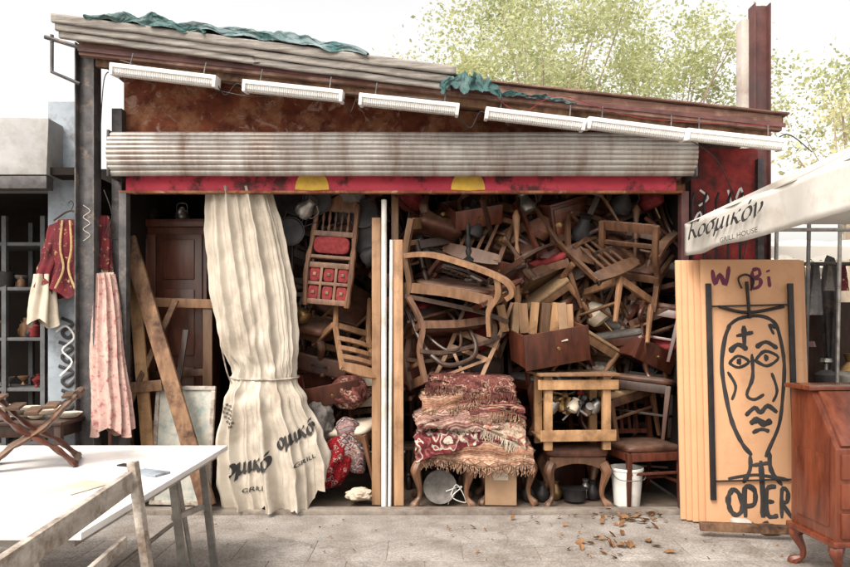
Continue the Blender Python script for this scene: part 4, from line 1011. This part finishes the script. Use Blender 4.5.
for px,py,rx in((296,204,75),(318,200,100),(364,215,80),(368,240,95),(290,232,85)):
    pot('frying_pan','blackened round pan hanging in the dark interior','pan',PAN,black,W(px,py,.2),rot=(rx,R.uniform(-20,20),R.uniform(-20,20)),handle=[(.15,0,.04),(.25,0,.06),(.32,0,.06)],s=.8,group='blackened pans hanging in the shop')
for px,py0,py1,m_,lab in((519,210,345,wd_tan,'turned tan wooden lamp stand'),(633,205,300,wd_brown,'turned brown lamp stand'),(469,205,262,black,'black iron candle stand')):
    a=W(px,py1,.15);h=W(px,py0,.15).z-a.z
    g=G();g.lathe([(.05,0),(.055,.02),(.02,.05),(.028,h*.2),(.015,h*.25),(.03,h*.35),(.016,h*.5),(.026,h*.7),(.014,h*.75),(.03,h*.9),(.035,h*.95),(.012,h)],(0,0,0),14)
    o=g.obj('lamp_stand',m_,label=lab,category='lamp stand');o.location=a;o.rotation_euler=(0,R.uniform(-.12,.12),0)
def bundle(px,py,y,sz,m_,label,name='cloth_bundle',seed=0,rot=(0,0,0)):
    g=G()
    def fn(u,v):
        a=2*math.pi*u;b=math.pi*(v-.5);q=V((math.cos(b)*math.cos(a),math.cos(b)*math.sin(a),math.sin(b)))
        k=1+.35*mn.noise(q*1.8+V((seed,0,0)))-.16*abs(math.sin(4.5*a+2.5*q.z+seed))*math.cos(b)+.1*mn.noise(q*6)
        return V((q.x*sz[0]/2*k,q.y*sz[1]/2*k,q.z*sz[2]/2*(.8+.2*k)))
    g.grid(fn,90,46,True);o=g.obj(name,m_,label=label,category='cloth',smooth=180);o.location=W(px,py,y);o.rotation_euler=[math.radians(a) for a in rot]
    return o
bundle(333,462,.12,(.3,.3,.5),rug_d,'red patterned cloth bundle on the floor',seed=1,rot=(0,30,0))
bundle(352,445,.15,(.26,.3,.5),rug_e,'striped grey blanket bundle beside post',seed=2,rot=(0,-15,0))
bundle(318,420,.25,(.3,.3,.4),greyup,'dark grey cloth bundle behind canvas',seed=3)
bundle(359,494,.0,(.22,.24,.1),creamc,'dirty cream cloth lying on the floor',seed=4)
bundle(350,392,.3,(.36,.3,.3),rug_f,'maroon rug bundle stuffed under chair',seed=5)
bundle(660,215,.9,(.5,.4,.3),brownlea,'brown leather cushion heap near the ceiling',seed=8)
bundle(600,372,.4,(.3,.3,.2),paper,'crumpled paper bundle among the chairs',seed=9)
for px,py,rot,s_ in((322,365,(0,12,0),1),(350,365,(0,-20,10),.8)):
    o=thing('suitcase','worn brown suitcase wedged in the heap','suitcase','worn suitcases',loc=W(px,py,.5),rot=rot,s=s_)
    g=G();g.box((0,0,0),(.5,.3,.16));g.obj('shell',brownlea,o,bevel=.02,seg=3)
    g=G();g.tube(cat([(-.06,-.15,0),(-.05,-.19,0),(.05,-.19,0),(.06,-.15,0)],4),.008,6);g.obj('handle',black,o)
# ---------------------------------------------------------------- costumes by the post
cs=thing('costume','crimson velvet jacket with gold embroidery hanging by the post','costume')
c0=W(71,218,-.12)
g=G()
def jk(u,v):
    a=2*math.pi*u;hw=.11+.06*min(1,v*4)-.04*math.exp(-((v-.55)/.2)**2)+.1*max(0,v-.6);f=1+(.05+.16*v)*math.sin(7*a+4*v)
    return V((c0.x+hw*math.cos(a)*f,c0.y+.06*math.sin(a)*f,c0.z-.02-.6*v+.04*math.sin(5*a)*v*v))
g.grid(jk,90,40,True);g.obj('jacket_body',velvet,cs,smooth=180)
for s in(-1,1):
    def slv(u,v,s=s):
        a=2*math.pi*u;p=c0+V((s*(.13+.085*v),-.02*v,-.05-.5*v));r=(.048+.025*v)*(1+.16*math.sin(5*a+6*v)+.1*math.sin(v*20))
        return p+V((r*math.cos(a),.6*r*math.sin(a),.02*math.cos(a)*-s))
    g=G();g.grid(slv,30,20,True);g.obj('sleeve',velvet,cs,smooth=180)
    def cuf(u,v,s=s):
        a=2*math.pi*u;p=c0+V((s*(.215-.0*v),-.02,-.46-.4*v));r=(.06+.05*v)*(1+.28*math.sin(6*a+3*v+s)+.14*mn.noise(V((a,v*3,s))))
        return p+V((r*math.cos(a),.7*r*math.sin(a),.04*math.sin(3*a)*v))
    g=G();g.grid(cuf,60,24,True);g.obj('lace_cuff',creamc,cs,smooth=180)
    g=G();g.tube(cat([c0+V((s*.03,-.075,-.03)),c0+V((s*.045,-.08,-.25)),c0+V((s*.02,-.078,-.42)),c0+V((s*.08,-.09,-.58))],6),.009,6,sq=(1,.4))
    g.obj('gold_trim',gold,cs)
g=G();g.tube(cat([c0+V((-.14,0,-.02)),c0+V((0,0,.06)),c0+V((.14,0,-.02))],5),.008,6);g.tube(cat([c0+V((0,0,.06)),c0+V((.02,0,.11)),c0+V((0,0,.14)),c0+V((-.02,0,.12))],4),.004,6);g.obj('hanger',wd_dark,cs)
sk_=thing('skirt','long pale pink printed dress hanging beside the steel post','skirt')
def skf(u,v):
    a=2*math.pi*u;t=W(104,274,-.22);b=W(112,432,-.3);p=t.lerp(b,v);hw=.09+.09*v;f=1-.34*abs(math.sin(5.5*a+2*v+1.2*mn.noise(V((a,v*3,2)))))
    return V((p.x+hw*math.cos(a)*f+.01*math.sin(v*9),p.y+.07*math.sin(a)*f*1.2-.0,p.z+.04*math.sin(3*a)*v))
g=G();g.grid(skf,180,50,True);g.obj('skirt_cloth',pinkc,sk_,smooth=180)
g=G();q=W(104,274,-.22);g.tube([q+V((-.08,0,0)),q+V((.08,0,0))],.012,6);g.obj('waistband',creamc,sk_)
g=G()
def scf(u,v):
    a=2*math.pi*u;p=W(106,222,-.16).lerp(W(106,318,-.2),v);f=1-.35*abs(math.sin(4*a+3*v))
    return V((p.x+(.03+.06*v)*math.cos(a)*f,p.y+.035*math.sin(a)*f,p.z+.03*math.sin(2*a)*v))
g.grid(scf,60,30,True);g.obj('scarf',creamc,label='cream lace blouse hanging by the shop jamb',category='scarf',smooth=180)
g=G()
def scf2(u,v):
    a=2*math.pi*u;p=W(104,216,-.2).lerp(W(104,270,-.2),v);f=1-.25*abs(math.sin(3*a+3*v))
    return V((p.x+(.045+.03*v)*math.cos(a)*f,p.y+.03*math.sin(a)*f,p.z+.02*math.sin(2*a)*v))
g.grid(scf2,60,30,True);g.obj('vest',velvet,label='short crimson vest hanging beside the post',category='clothing',smooth=180)
# ---------------------------------------------------------------- left neighbour stall
nb=thing('neighbour_stall','dim neighbouring stall with grey roof box and shelf','stall')
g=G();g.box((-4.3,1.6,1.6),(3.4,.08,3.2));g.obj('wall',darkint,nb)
g=G();a=W(-60,103,-.2);b=W(50,103,-.2)
g.add([(a.x,-.25,2.72),(b.x,-.25,2.72),(b.x,-.22,3.18),(a.x,-.22,3.2),(a.x,.5,2.72),(b.x,.5,2.72),(b.x,.5,3.18),(a.x,.5,3.2)],[(0,1,2,3),(7,6,5,4),(0,4,5,1),(1,5,6,2),(2,6,7,3),(3,7,4,0)])
g.obj('roof_box',greybox,nb,bevel=.01)
g=G();g.box(((a.x+b.x)/2,-.2,2.66),(b.x-a.x,.1,.1));g.obj('shutter_box',steel,nb,bevel=.004)
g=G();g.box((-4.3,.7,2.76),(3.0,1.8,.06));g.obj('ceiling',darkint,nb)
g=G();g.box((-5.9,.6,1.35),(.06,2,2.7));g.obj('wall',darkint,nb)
shf_=thing('metal_shelf','dark slotted-angle metal shelf crammed with bric-a-brac','shelf')
x0=W(12,0,.5).x;x1=W(50,0,.5).x
for x in(x0-.35,x0,x1):
    for y in(.4,.8):
        g=G();g.box((x,y,1.25),(.04,.04,2.5));g.obj('upright',shelfm,shf_)
SHZ=[.45,.95,1.4,1.85,2.25]
for z in SHZ:
    g=G();g.box(((x0-.35+x1)/2,.6,z),(x1-x0+.35-.05,.42,.03));g.obj('shelf_board',shelfm,shf_,bevel=.003)
for z in SHZ[:-1]:
    for i in range(14):
        x=x0-.32+i*.055+R.uniform(-.02,.02);m_=R.choice([brass,silver,paper,greyup,wd_tan,black,black,wd_dark,wd_brown,redup])
        s_=R.uniform(.5,1.2)
        pot('ornament','small dusty ornament standing on the metal shelf','ornament',R.choice([[(.03,0),(.05,.03),(.055,.07),(.02,.13),(.03,.16),(.0,.15)],[(.05,0),(.06,.02),(.06,.12),(.03,.14),(.03,.18),(.0,.18)],[(.02,0),(.03,.01),(.01,.05),(.06,.1),(.065,.12),(.0,.11)]]),m_,(x,R.uniform(.42,.76),z+.016),s=s_,group='ornaments on the metal shelf')
t=table('low dark table with crockery in the neighbouring stall',wd_dark,1.0,.5,.8,'sq',name='display_table');t.location=(-3.2,-.35,0)
for i in range(14):
    pot('dish','white ceramic dish stacked on stall table','dish',[(.03,0),(.05,.005),(.08,.03),(.082,.035),(.0,.02)],R.choice([plasticw,paper,silver,paper]),(-3.6+i*.07,-.5+R.uniform(-.06,.15),.805+.03*(i%3)),s=R.uniform(.7,1.3),group='white dishes on the stall table')
# ---------------------------------------------------------------- white table, foreground
tb=thing('folding_table','white folding table with metal legs','table')
X1=-1.26;Y1=-1.28
g=G();g.box((X1-.95,Y1-.9,.735),(1.9,1.8,.03));o=g.obj('table_top',white,tb,bevel=.006)
g=G();g.box((X1-.95,Y1-.9,.70),(1.8,1.7,.04));g.obj('apron',silver,tb,bevel=.003)
for (x,y) in((X1-.3,Y1-.12),(X1-.3,Y1-1.6),(X1-1.7,Y1-.12),(X1-1.7,Y1-1.6)):
    g=G();g.tube([(x+.12,y,0),(x,y,.7)],.016,8);g.obj('leg',silver,tb)
g=G();g.tube([(X1-.22,Y1-.12,.35),(X1-.22,Y1-1.6,.35)],.012,8);g.obj('brace',silver,tb)
for k,(xx,yy) in enumerate(((-1.33,-1.5),(-1.42,-1.75))):
    g=G();g.beam((xx+.06,yy,0),(xx-.02,yy,.7),.04,.03);g.obj('leg',silver,tb)
g=G();g.beam((-1.34,-1.5,.42),(-1.43,-1.75,.42),.03,.03);g.obj('brace',silver,tb)
br=thing('folding_stand','carved wooden folding tray stand with crossed legs','stand',loc=(-2.13,-1.9,.75),rot=(0,0,24),s=1.08)
for sy in(-1,1):
    for s in(-1,1):
        g=G();P=[(s*-.2,sy*.11,.0),(s*-.1,sy*.11,.1),(s*.05,sy*.11,.2),(s*.14,sy*.11,.3),(s*.2,sy*.11,.36)]
        g.tube(cat(P,6),[.018+.016*abs(math.sin(i*.9)) for i in range(25)],8,sq=(.5,1.3));g.obj('leg',wd_brown if s>0 else wd_red,br)
for s in(-1,1):
    g=G();g.tube([(s*.2,-.13,.36),(s*.2,.13,.36)],.022,8);g.obj('top_rail',wd_dark,br)
    g=G();g.tube([(s*.19,-.12,.02),(s*.19,.12,.02)],.016,8);g.obj('foot_rail',wd_dark,br)
for i in range(5):
    g=G();x=-.16+i*.08;g.box((x,0,.33-.05*math.cos(i-2)),(.06,.26,.015),(0,0,0));g.obj('slat',wd_brown,br,bevel=.004)
def flat(name,label,c,px,py,sz,m_,rot,h=.75):
    d=(EYE-h)*F/(py-328);y=CY+d;o_=G();o_.box((0,0,sz[2]/2),sz);o=o_.obj(name,m_,label=label,category=c,bevel=.002);o.location=((px-425)/F*d,y,h+.001);o.rotation_euler=(0,0,math.radians(rot));return o
flat('paper_sheet','white sheet of paper lying on the table','paper',112,478,(.3,.21,.002),white,30)
flat('paper_sheet','open cream booklet on the table','paper',78,488,(.18,.24,.006),paper,-20)
flat('notebook','blue-grey notebook on the table edge','notebook',150,474,(.1,.18,.012),bluegrey,65)
flat('phone','black phone lying on the table','phone',128,466,(.05,.11,.007),black,70)
fc=thing('wooden_chair','pale weathered wooden folding chair beside the table','chair')
PA=V((-1.2,-2.82,.93));PB=V((-1.17,-3.72,.88))
def bm_(name,p,q,w_,h_,m_=wd_white):
    g=G();g.beam(p,q,w_,h_,up=(1,0,0));return g.obj(name,m_,fc,bevel=.005)
bm_('top_rail',PA+V((0,0,-.055)),PB+V((0,0,-.055)),.085,.028)
bm_('back_slat',PA+V((-.02,0,-.3)),PB+V((-.02,0,-.3)),.05,.022)
bm_('leg',PA+V((.0,.03,.02)),V((-1.07,-2.79,0)),.045,.035)
bm_('leg',PB+V((.0,-.03,.02)),V((-1.04,-3.75,0)),.045,.035)
bm_('leg',V((-1.22,-2.84,.44)),V((-1.62,-2.84,0)),.04,.03)
bm_('leg',V((-1.2,-3.7,.44)),V((-1.6,-3.7,0)),.04,.03)
g=G()
for i in range(6):g.box((-1.25-i*.068,-3.27,.45),(.058,.9,.02))
g.obj('seat',wd_white,fc,bevel=.004)
# ---------------------------------------------------------------- bureau right
bu=thing('writing_bureau','glossy mahogany drop-front bureau on curved legs','bureau',loc=(2.75,-1.46,.0),rot=(0,0,3))
bwood=mat('polished_mahogany',(.075,.017,.009),(.185,.05,.023),.22,scale=9,stretch=(1.5,1.5,.3),rnd=.08,spec=.6,bump=.04)
def prism(g,pr,x0,x1):
    n=len(pr);vs=[(x0,a,b) for a,b in pr]+[(x1,a,b) for a,b in pr]
    fs=[tuple(range(n))[::-1],tuple(range(n,2*n))]+[(i,(i+1)%n,n+(i+1)%n,n+i) for i in range(n)]
    g.add(vs,fs)
g=G();prism(g,[(.2,.26),(-.22,.26),(-.22,.8),(.0,1.12),(.2,1.12)],-.4,.4);g.obj('body',bwood,bu,bevel=.006)
g=G();g.box((0,.1,1.135),(.86,.26,.028));g.obj('top',bwood,bu,bevel=.008)
g=G();g.box((0,0,.25),(.84,.46,.035));g.obj('base_moulding',bwood,bu,bevel=.01)
g=G();g.box((0,-.122,.965),(.74,.02,.36),(-34.5,0,0));g.obj('drop_lid',bwood,bu,bevel=.006)
g=G();g.box((-.402,-.02,.55),(.012,.3,.42));g.obj('side_panel',bwood,bu,bevel=.005)
for z in(.36,.53,.7):
    g=G();g.box((0,-.225,z),(.74,.02,.145));dr=g.obj('drawer',bwood,bu,bevel=.006)
    for s in(-1,1):
        g=G();g.tube(cat([(s*.22-.04,-.24,z+.01),(s*.22-.03,-.26,z-.015),(s*.22+.03,-.26,z-.015),(s*.22+.04,-.24,z+.01)],4),.005,6);g.obj('handle',brass,dr)
for sx in(-1,1):
    for sy in(-1,1):
        g=G();cabriole(g,sx*.35,sy*.17,.24,.034);g.obj('leg',bwood,bu)
plank(W(700,526,-.75),W(792,530,-.85),.06,.05,wd_old,'short timber block lying before the painted boards')
for i,(px,py,m_) in enumerate([(742,528,concrete),(770,534,wd_old)]):
    g=G();g.pillow((0,0,.03),(.14,.1,.07),.4,8,noise=.02);o=g.obj('rubble',m_,label='small broken lump lying on the pavement',category='rubble',group='rubble by the boards');d=1.5*F/(py-328);o.location=((px-425)/F*d,CY+d,.0)
g=G()
def leafat(px,py,s,g):
    d=1.5*F/(py-328);c=V(((px-425)/F*d,CY+d,.014));a=R.uniform(0,6.28);t1=V((math.cos(a),math.sin(a),R.uniform(-.1,.5)))*s;t2=V((-math.sin(a),math.cos(a),R.uniform(-.2,.4)))*s*.55;k=V((0,0,s*R.uniform(.2,.8)))
    g.add([c-t1,c-t1*.3+t2+k,c+t1*.5+t2*.8+k,c+t1+k*.6,c+t1*.5-t2*.8+k*.7,c-t1*.3-t2+k*.4,c+V((0,0,.0))],[(0,1,6,5),(1,2,3,6),(6,3,4,5)])
for i in range(60):leafat(R.gauss(628,24),R.gauss(519,3.5) if i<34 else R.gauss(547,7),R.uniform(.018,.045),g)
for i in range(80):leafat(R.uniform(180,800),R.uniform(513,562),R.uniform(.005,.016),g)
for i in range(22):leafat(R.gauss(580,60),R.uniform(512,530),R.uniform(.015,.032),g)
o=g.obj('fallen_leaves',dryleaf,smooth=0);o['kind']='stuff';o['label']='dry brown leaves scattered on the pavement';o['category']='leaves'
# ---------------------------------------------------------------- trees
def tree(x,y,h,cr,cz,n,m_,label,seed,flat_=.7,clumps=40,ls=.16,sp=.23):
    rr=random.Random(seed);o=thing('tree',label,'tree',loc=(x,y,0))
    g=G();g.tube(cat([(0,0,0),(.1,.1,h*.3),(-.1,0,h*.6),(0,0,h)],6),[.2*(1-i/20) for i in range(19)],12);
    cs_=[]
    for i in range(clumps):
        a=rr.uniform(0,6.28);b=rr.uniform(-.7,1.3);r=cr*rr.uniform(.3,1)**.6
        cs_.append(V((math.cos(a)*math.cos(b)*r,math.sin(a)*math.cos(b)*r,cz+math.sin(b)*r*flat_)))
    for c in cs_[:20]:
        st_=V((0,0,rr.uniform(h*.45,h*.85)));g.tube(cat([st_,(st_+c)/2+V((0,0,rr.uniform(-.4,.1))),c],4),[.045*(1-i/10) for i in range(9)],6)
    g.obj('trunk',bark,o)
    vs=[];fs=[]
    for i in range(n):
        c=rr.choice(cs_);s=cr*sp
        p=c+V((rr.gauss(0,s),rr.gauss(0,s),rr.gauss(0,s*.7)))
        u=V((rr.gauss(0,1),rr.gauss(0,1),rr.gauss(0,.6))).normalized();w_=u.cross(V((rr.gauss(0,1),rr.gauss(0,1),rr.gauss(0,1)))).normalized()
        l=ls*rr.uniform(.4,1.2);k=len(vs)
        vs+=[p-u*l*.5,p+w_*l*.28,p+u*l*.5,p-w_*l*.28];fs.append((k,k+1,k+2,k+3))
    me=bpy.data.meshes.new('crown');me.from_pydata([tuple(v) for v in vs],[],fs);me.materials.append(m_);q=bpy.data.objects.new('crown',me);COL.objects.link(q);q.parent=o
tree(2.7,9.5,6.8,3.1,7.0,21000,leaf,'tall broad tree with leaves coloured overexposed pale green behind shop',1,.8,56,.11,.12)
tree(6.0,11,6.5,2.6,6.9,13000,leaf,'yellow-green tree behind the shop roof',2,.8,44,.12,.12)
tree(10.2,9,5.5,2.0,6.0,6000,leaf,'pale green tree by the street',3,.8,26,.12,.16)
tree(.2,12,7.0,1.8,7.2,5500,leafy,'thin pale tree showing above the roof',4,.8,22,.11,.13)
tree(5.9,3.6,3.6,.9,4.0,1100,leafy,'small tree with drooping yellowed twigs beyond canopy',5,.8,10,.09,.2)
tree(9.0,9.5,2.2,1.3,1.8,7000,leafd,'dense dark green bush along the street',6,.8,20,.12)
tree(7.6,8,1.6,.7,1.5,4000,leafd,'low leafy shrub behind the market stalls',7,.9,14,.09)
bk_=thing('street_building','pale plastered building across the street with windows','building')
g=G();g.box((14,17,2.0),(12,4,4.0));g.obj('wall',plaster,bk_)
for i in range(5):
    g=G();g.box((9.0+i*2,14.98,2.3),(1,.06,1.3));g.obj('window',glassb,bk_)
    g=G();g.box((9.0+i*2,14.95,1.6),(1.2,.12,.08));g.obj('sill',concrete,bk_)
def umbrella(x,y,h,r,label,m_,closed=False):
    o=thing('market_umbrella',label,'umbrella','market umbrellas',loc=(x,y,0))
    g=G();g.tube([(0,0,0),(0,0,h)],.025,8);g.obj('pole',steel,o)
    g=G();n=8
    if closed:
        def fn(u,v):
            a=6.283*u;r_=(.02+.08*math.sin(math.pi*v**.7)+.02*v)*(1-.35*abs(math.sin(4*a+v)));return V((r_*math.cos(a),r_*math.sin(a),h-1.3*v))
        g.grid(fn,64,24,True);g.obj('canopy_cloth',m_,o,smooth=180)
    else:
        vs=[(0,0,h+.0)];
        for i in range(n*2):
            a=math.pi*i/n;k=1 if i%2==0 else .93;vs.append((r*k*math.cos(a),r*k*math.sin(a),h-.3))
        fs=[(0,1+i,1+(i+1)%(2*n)) for i in range(2*n)];g.add(vs,fs);g.obj('canopy_cloth',m_,o,smooth=0,solid=.01)
    g=G();g.lathe([(.25,0),(.25,.06),(.05,.1)],(0,0,0),16);g.obj('base',concrete,o)
umbrella(5.6,5.6,2.7,1.4,'cream market umbrella open over a stall',canopyw)
umbrella(7.6,6.8,2.6,1.3,'pale market umbrella open over the street',creamc)
umbrella(4.6,2.0,2.35,.7,'folded dark umbrella standing by the stalls',steel,True)
t=table('dark display table covered with goods on the street',wd_dark,1.6,.8,.75,'sq',name='market_table');t.location=(5.4,3.6,0)
for i in range(8):
    pot('ornament','small ornament displayed on the market table','ornament',[(.05,0),(.08,.03),(.09,.12),(.03,.2),(.05,.26),(.0,.25)],R.choice([brass,silver,black,wd_red]),(4.75+i*.17,3.4+R.uniform(-.1,.2),.755),s=R.uniform(.6,.9),group='ornaments on the market table')
st_=thing('market_stall','dark market stall with hanging goods across the path','stall',loc=(4.45,1.7,0))
for x in(-1.1,1.1):
    for y in(-.5,.5):
        g=G();g.tube([(x,y,0),(x,y,2.3)],.025,8);g.obj('post',steel,st_)
g=G();g.tube([(-1.1,-.5,2.15),(1.1,-.5,2.15)],.02,8);g.obj('rail',steel,st_)
g=G();g.box((0,0,.8),(2.3,1.0,.05));g.obj('counter',wd_dark,st_)
g=G();g.box((0,.5,1.3),(2.2,.04,1.0));g.obj('back_panel',wd_dark,st_)
def awn(u,v):
    return V((-1.25+2.5*u,-.75+1.4*v,2.3+.25*v-.03*math.sin(u*math.pi*4)**2))
g=G();g.grid(awn,40,6);g.grid(lambda u,v:V((-1.25+2.5*u,-.76,2.3-.14*v*(.8+.2*math.sin(u*40)))),60,3);g.obj('awning_cloth',canopyw,st_)
for i in range(16):
    g=G();x=-1.05+i*.14;L=R.uniform(.25,.8);rr_=R.uniform(.025,.05)
    def hg(u,v,x=x,L=L,rr_=rr_):
        a=6.283*u;r_=(rr_+.04*v)*(1-.3*abs(math.sin(3*a+2*v)));return V((x+r_*math.cos(a),-.5+.5*r_*math.sin(a),2.15-L*v))
    g.grid(hg,30,10,True);g.obj('hanging_cloth',R.choice([redup,greyup,brownlea,steel,velvet,steel,black,creamc]),st_,smooth=180)
for i in range(16):
    pot('ornament','dark metal ornament on the market stall counter','ornament',R.choice([[(.05,0),(.08,.03),(.09,.12),(.03,.2),(.05,.26),(.0,.25)],[(.03,0),(.02,.05),(.02,.3),(.07,.32),(.06,.36),(.0,.36)],[(.09,0),(.1,.02),(.1,.16),(.04,.2),(.0,.2)]]),R.choice([brass,silver,black,wd_red,black]),(3.45+i*.13,1.4+R.uniform(-.1,.3),.826),s=R.uniform(.9,1.7),group='ornaments on the stall counter')
c=put(0,790,345,1.0,(0,0,30));c.location.z=0;c['label']='dark chair standing on the street beyond boards';
c=chair('brown chair standing near the street display table',wd_brown,brownlea,'ladder');c.location=(3.5,.6,0);c.rotation_euler=(0,0,.6)
c=chair('dark cafe chair standing on the street',wd_dark,brownlea,'bent');c.location=(4.2,.5,0);c.rotation_euler=(0,0,-.6)
for k in range(4):
    g=G();g.tube([(3.15+.35*k,.5+.1*k,0),(3.15+.35*k+.05,.5+.1*k,2.5)],.018,8);g.obj('tent_pole',steel if k%2 else silver,label='slim grey tent pole standing on the street',category='pole',group='tent poles')
print('done',len(bpy.data.objects))
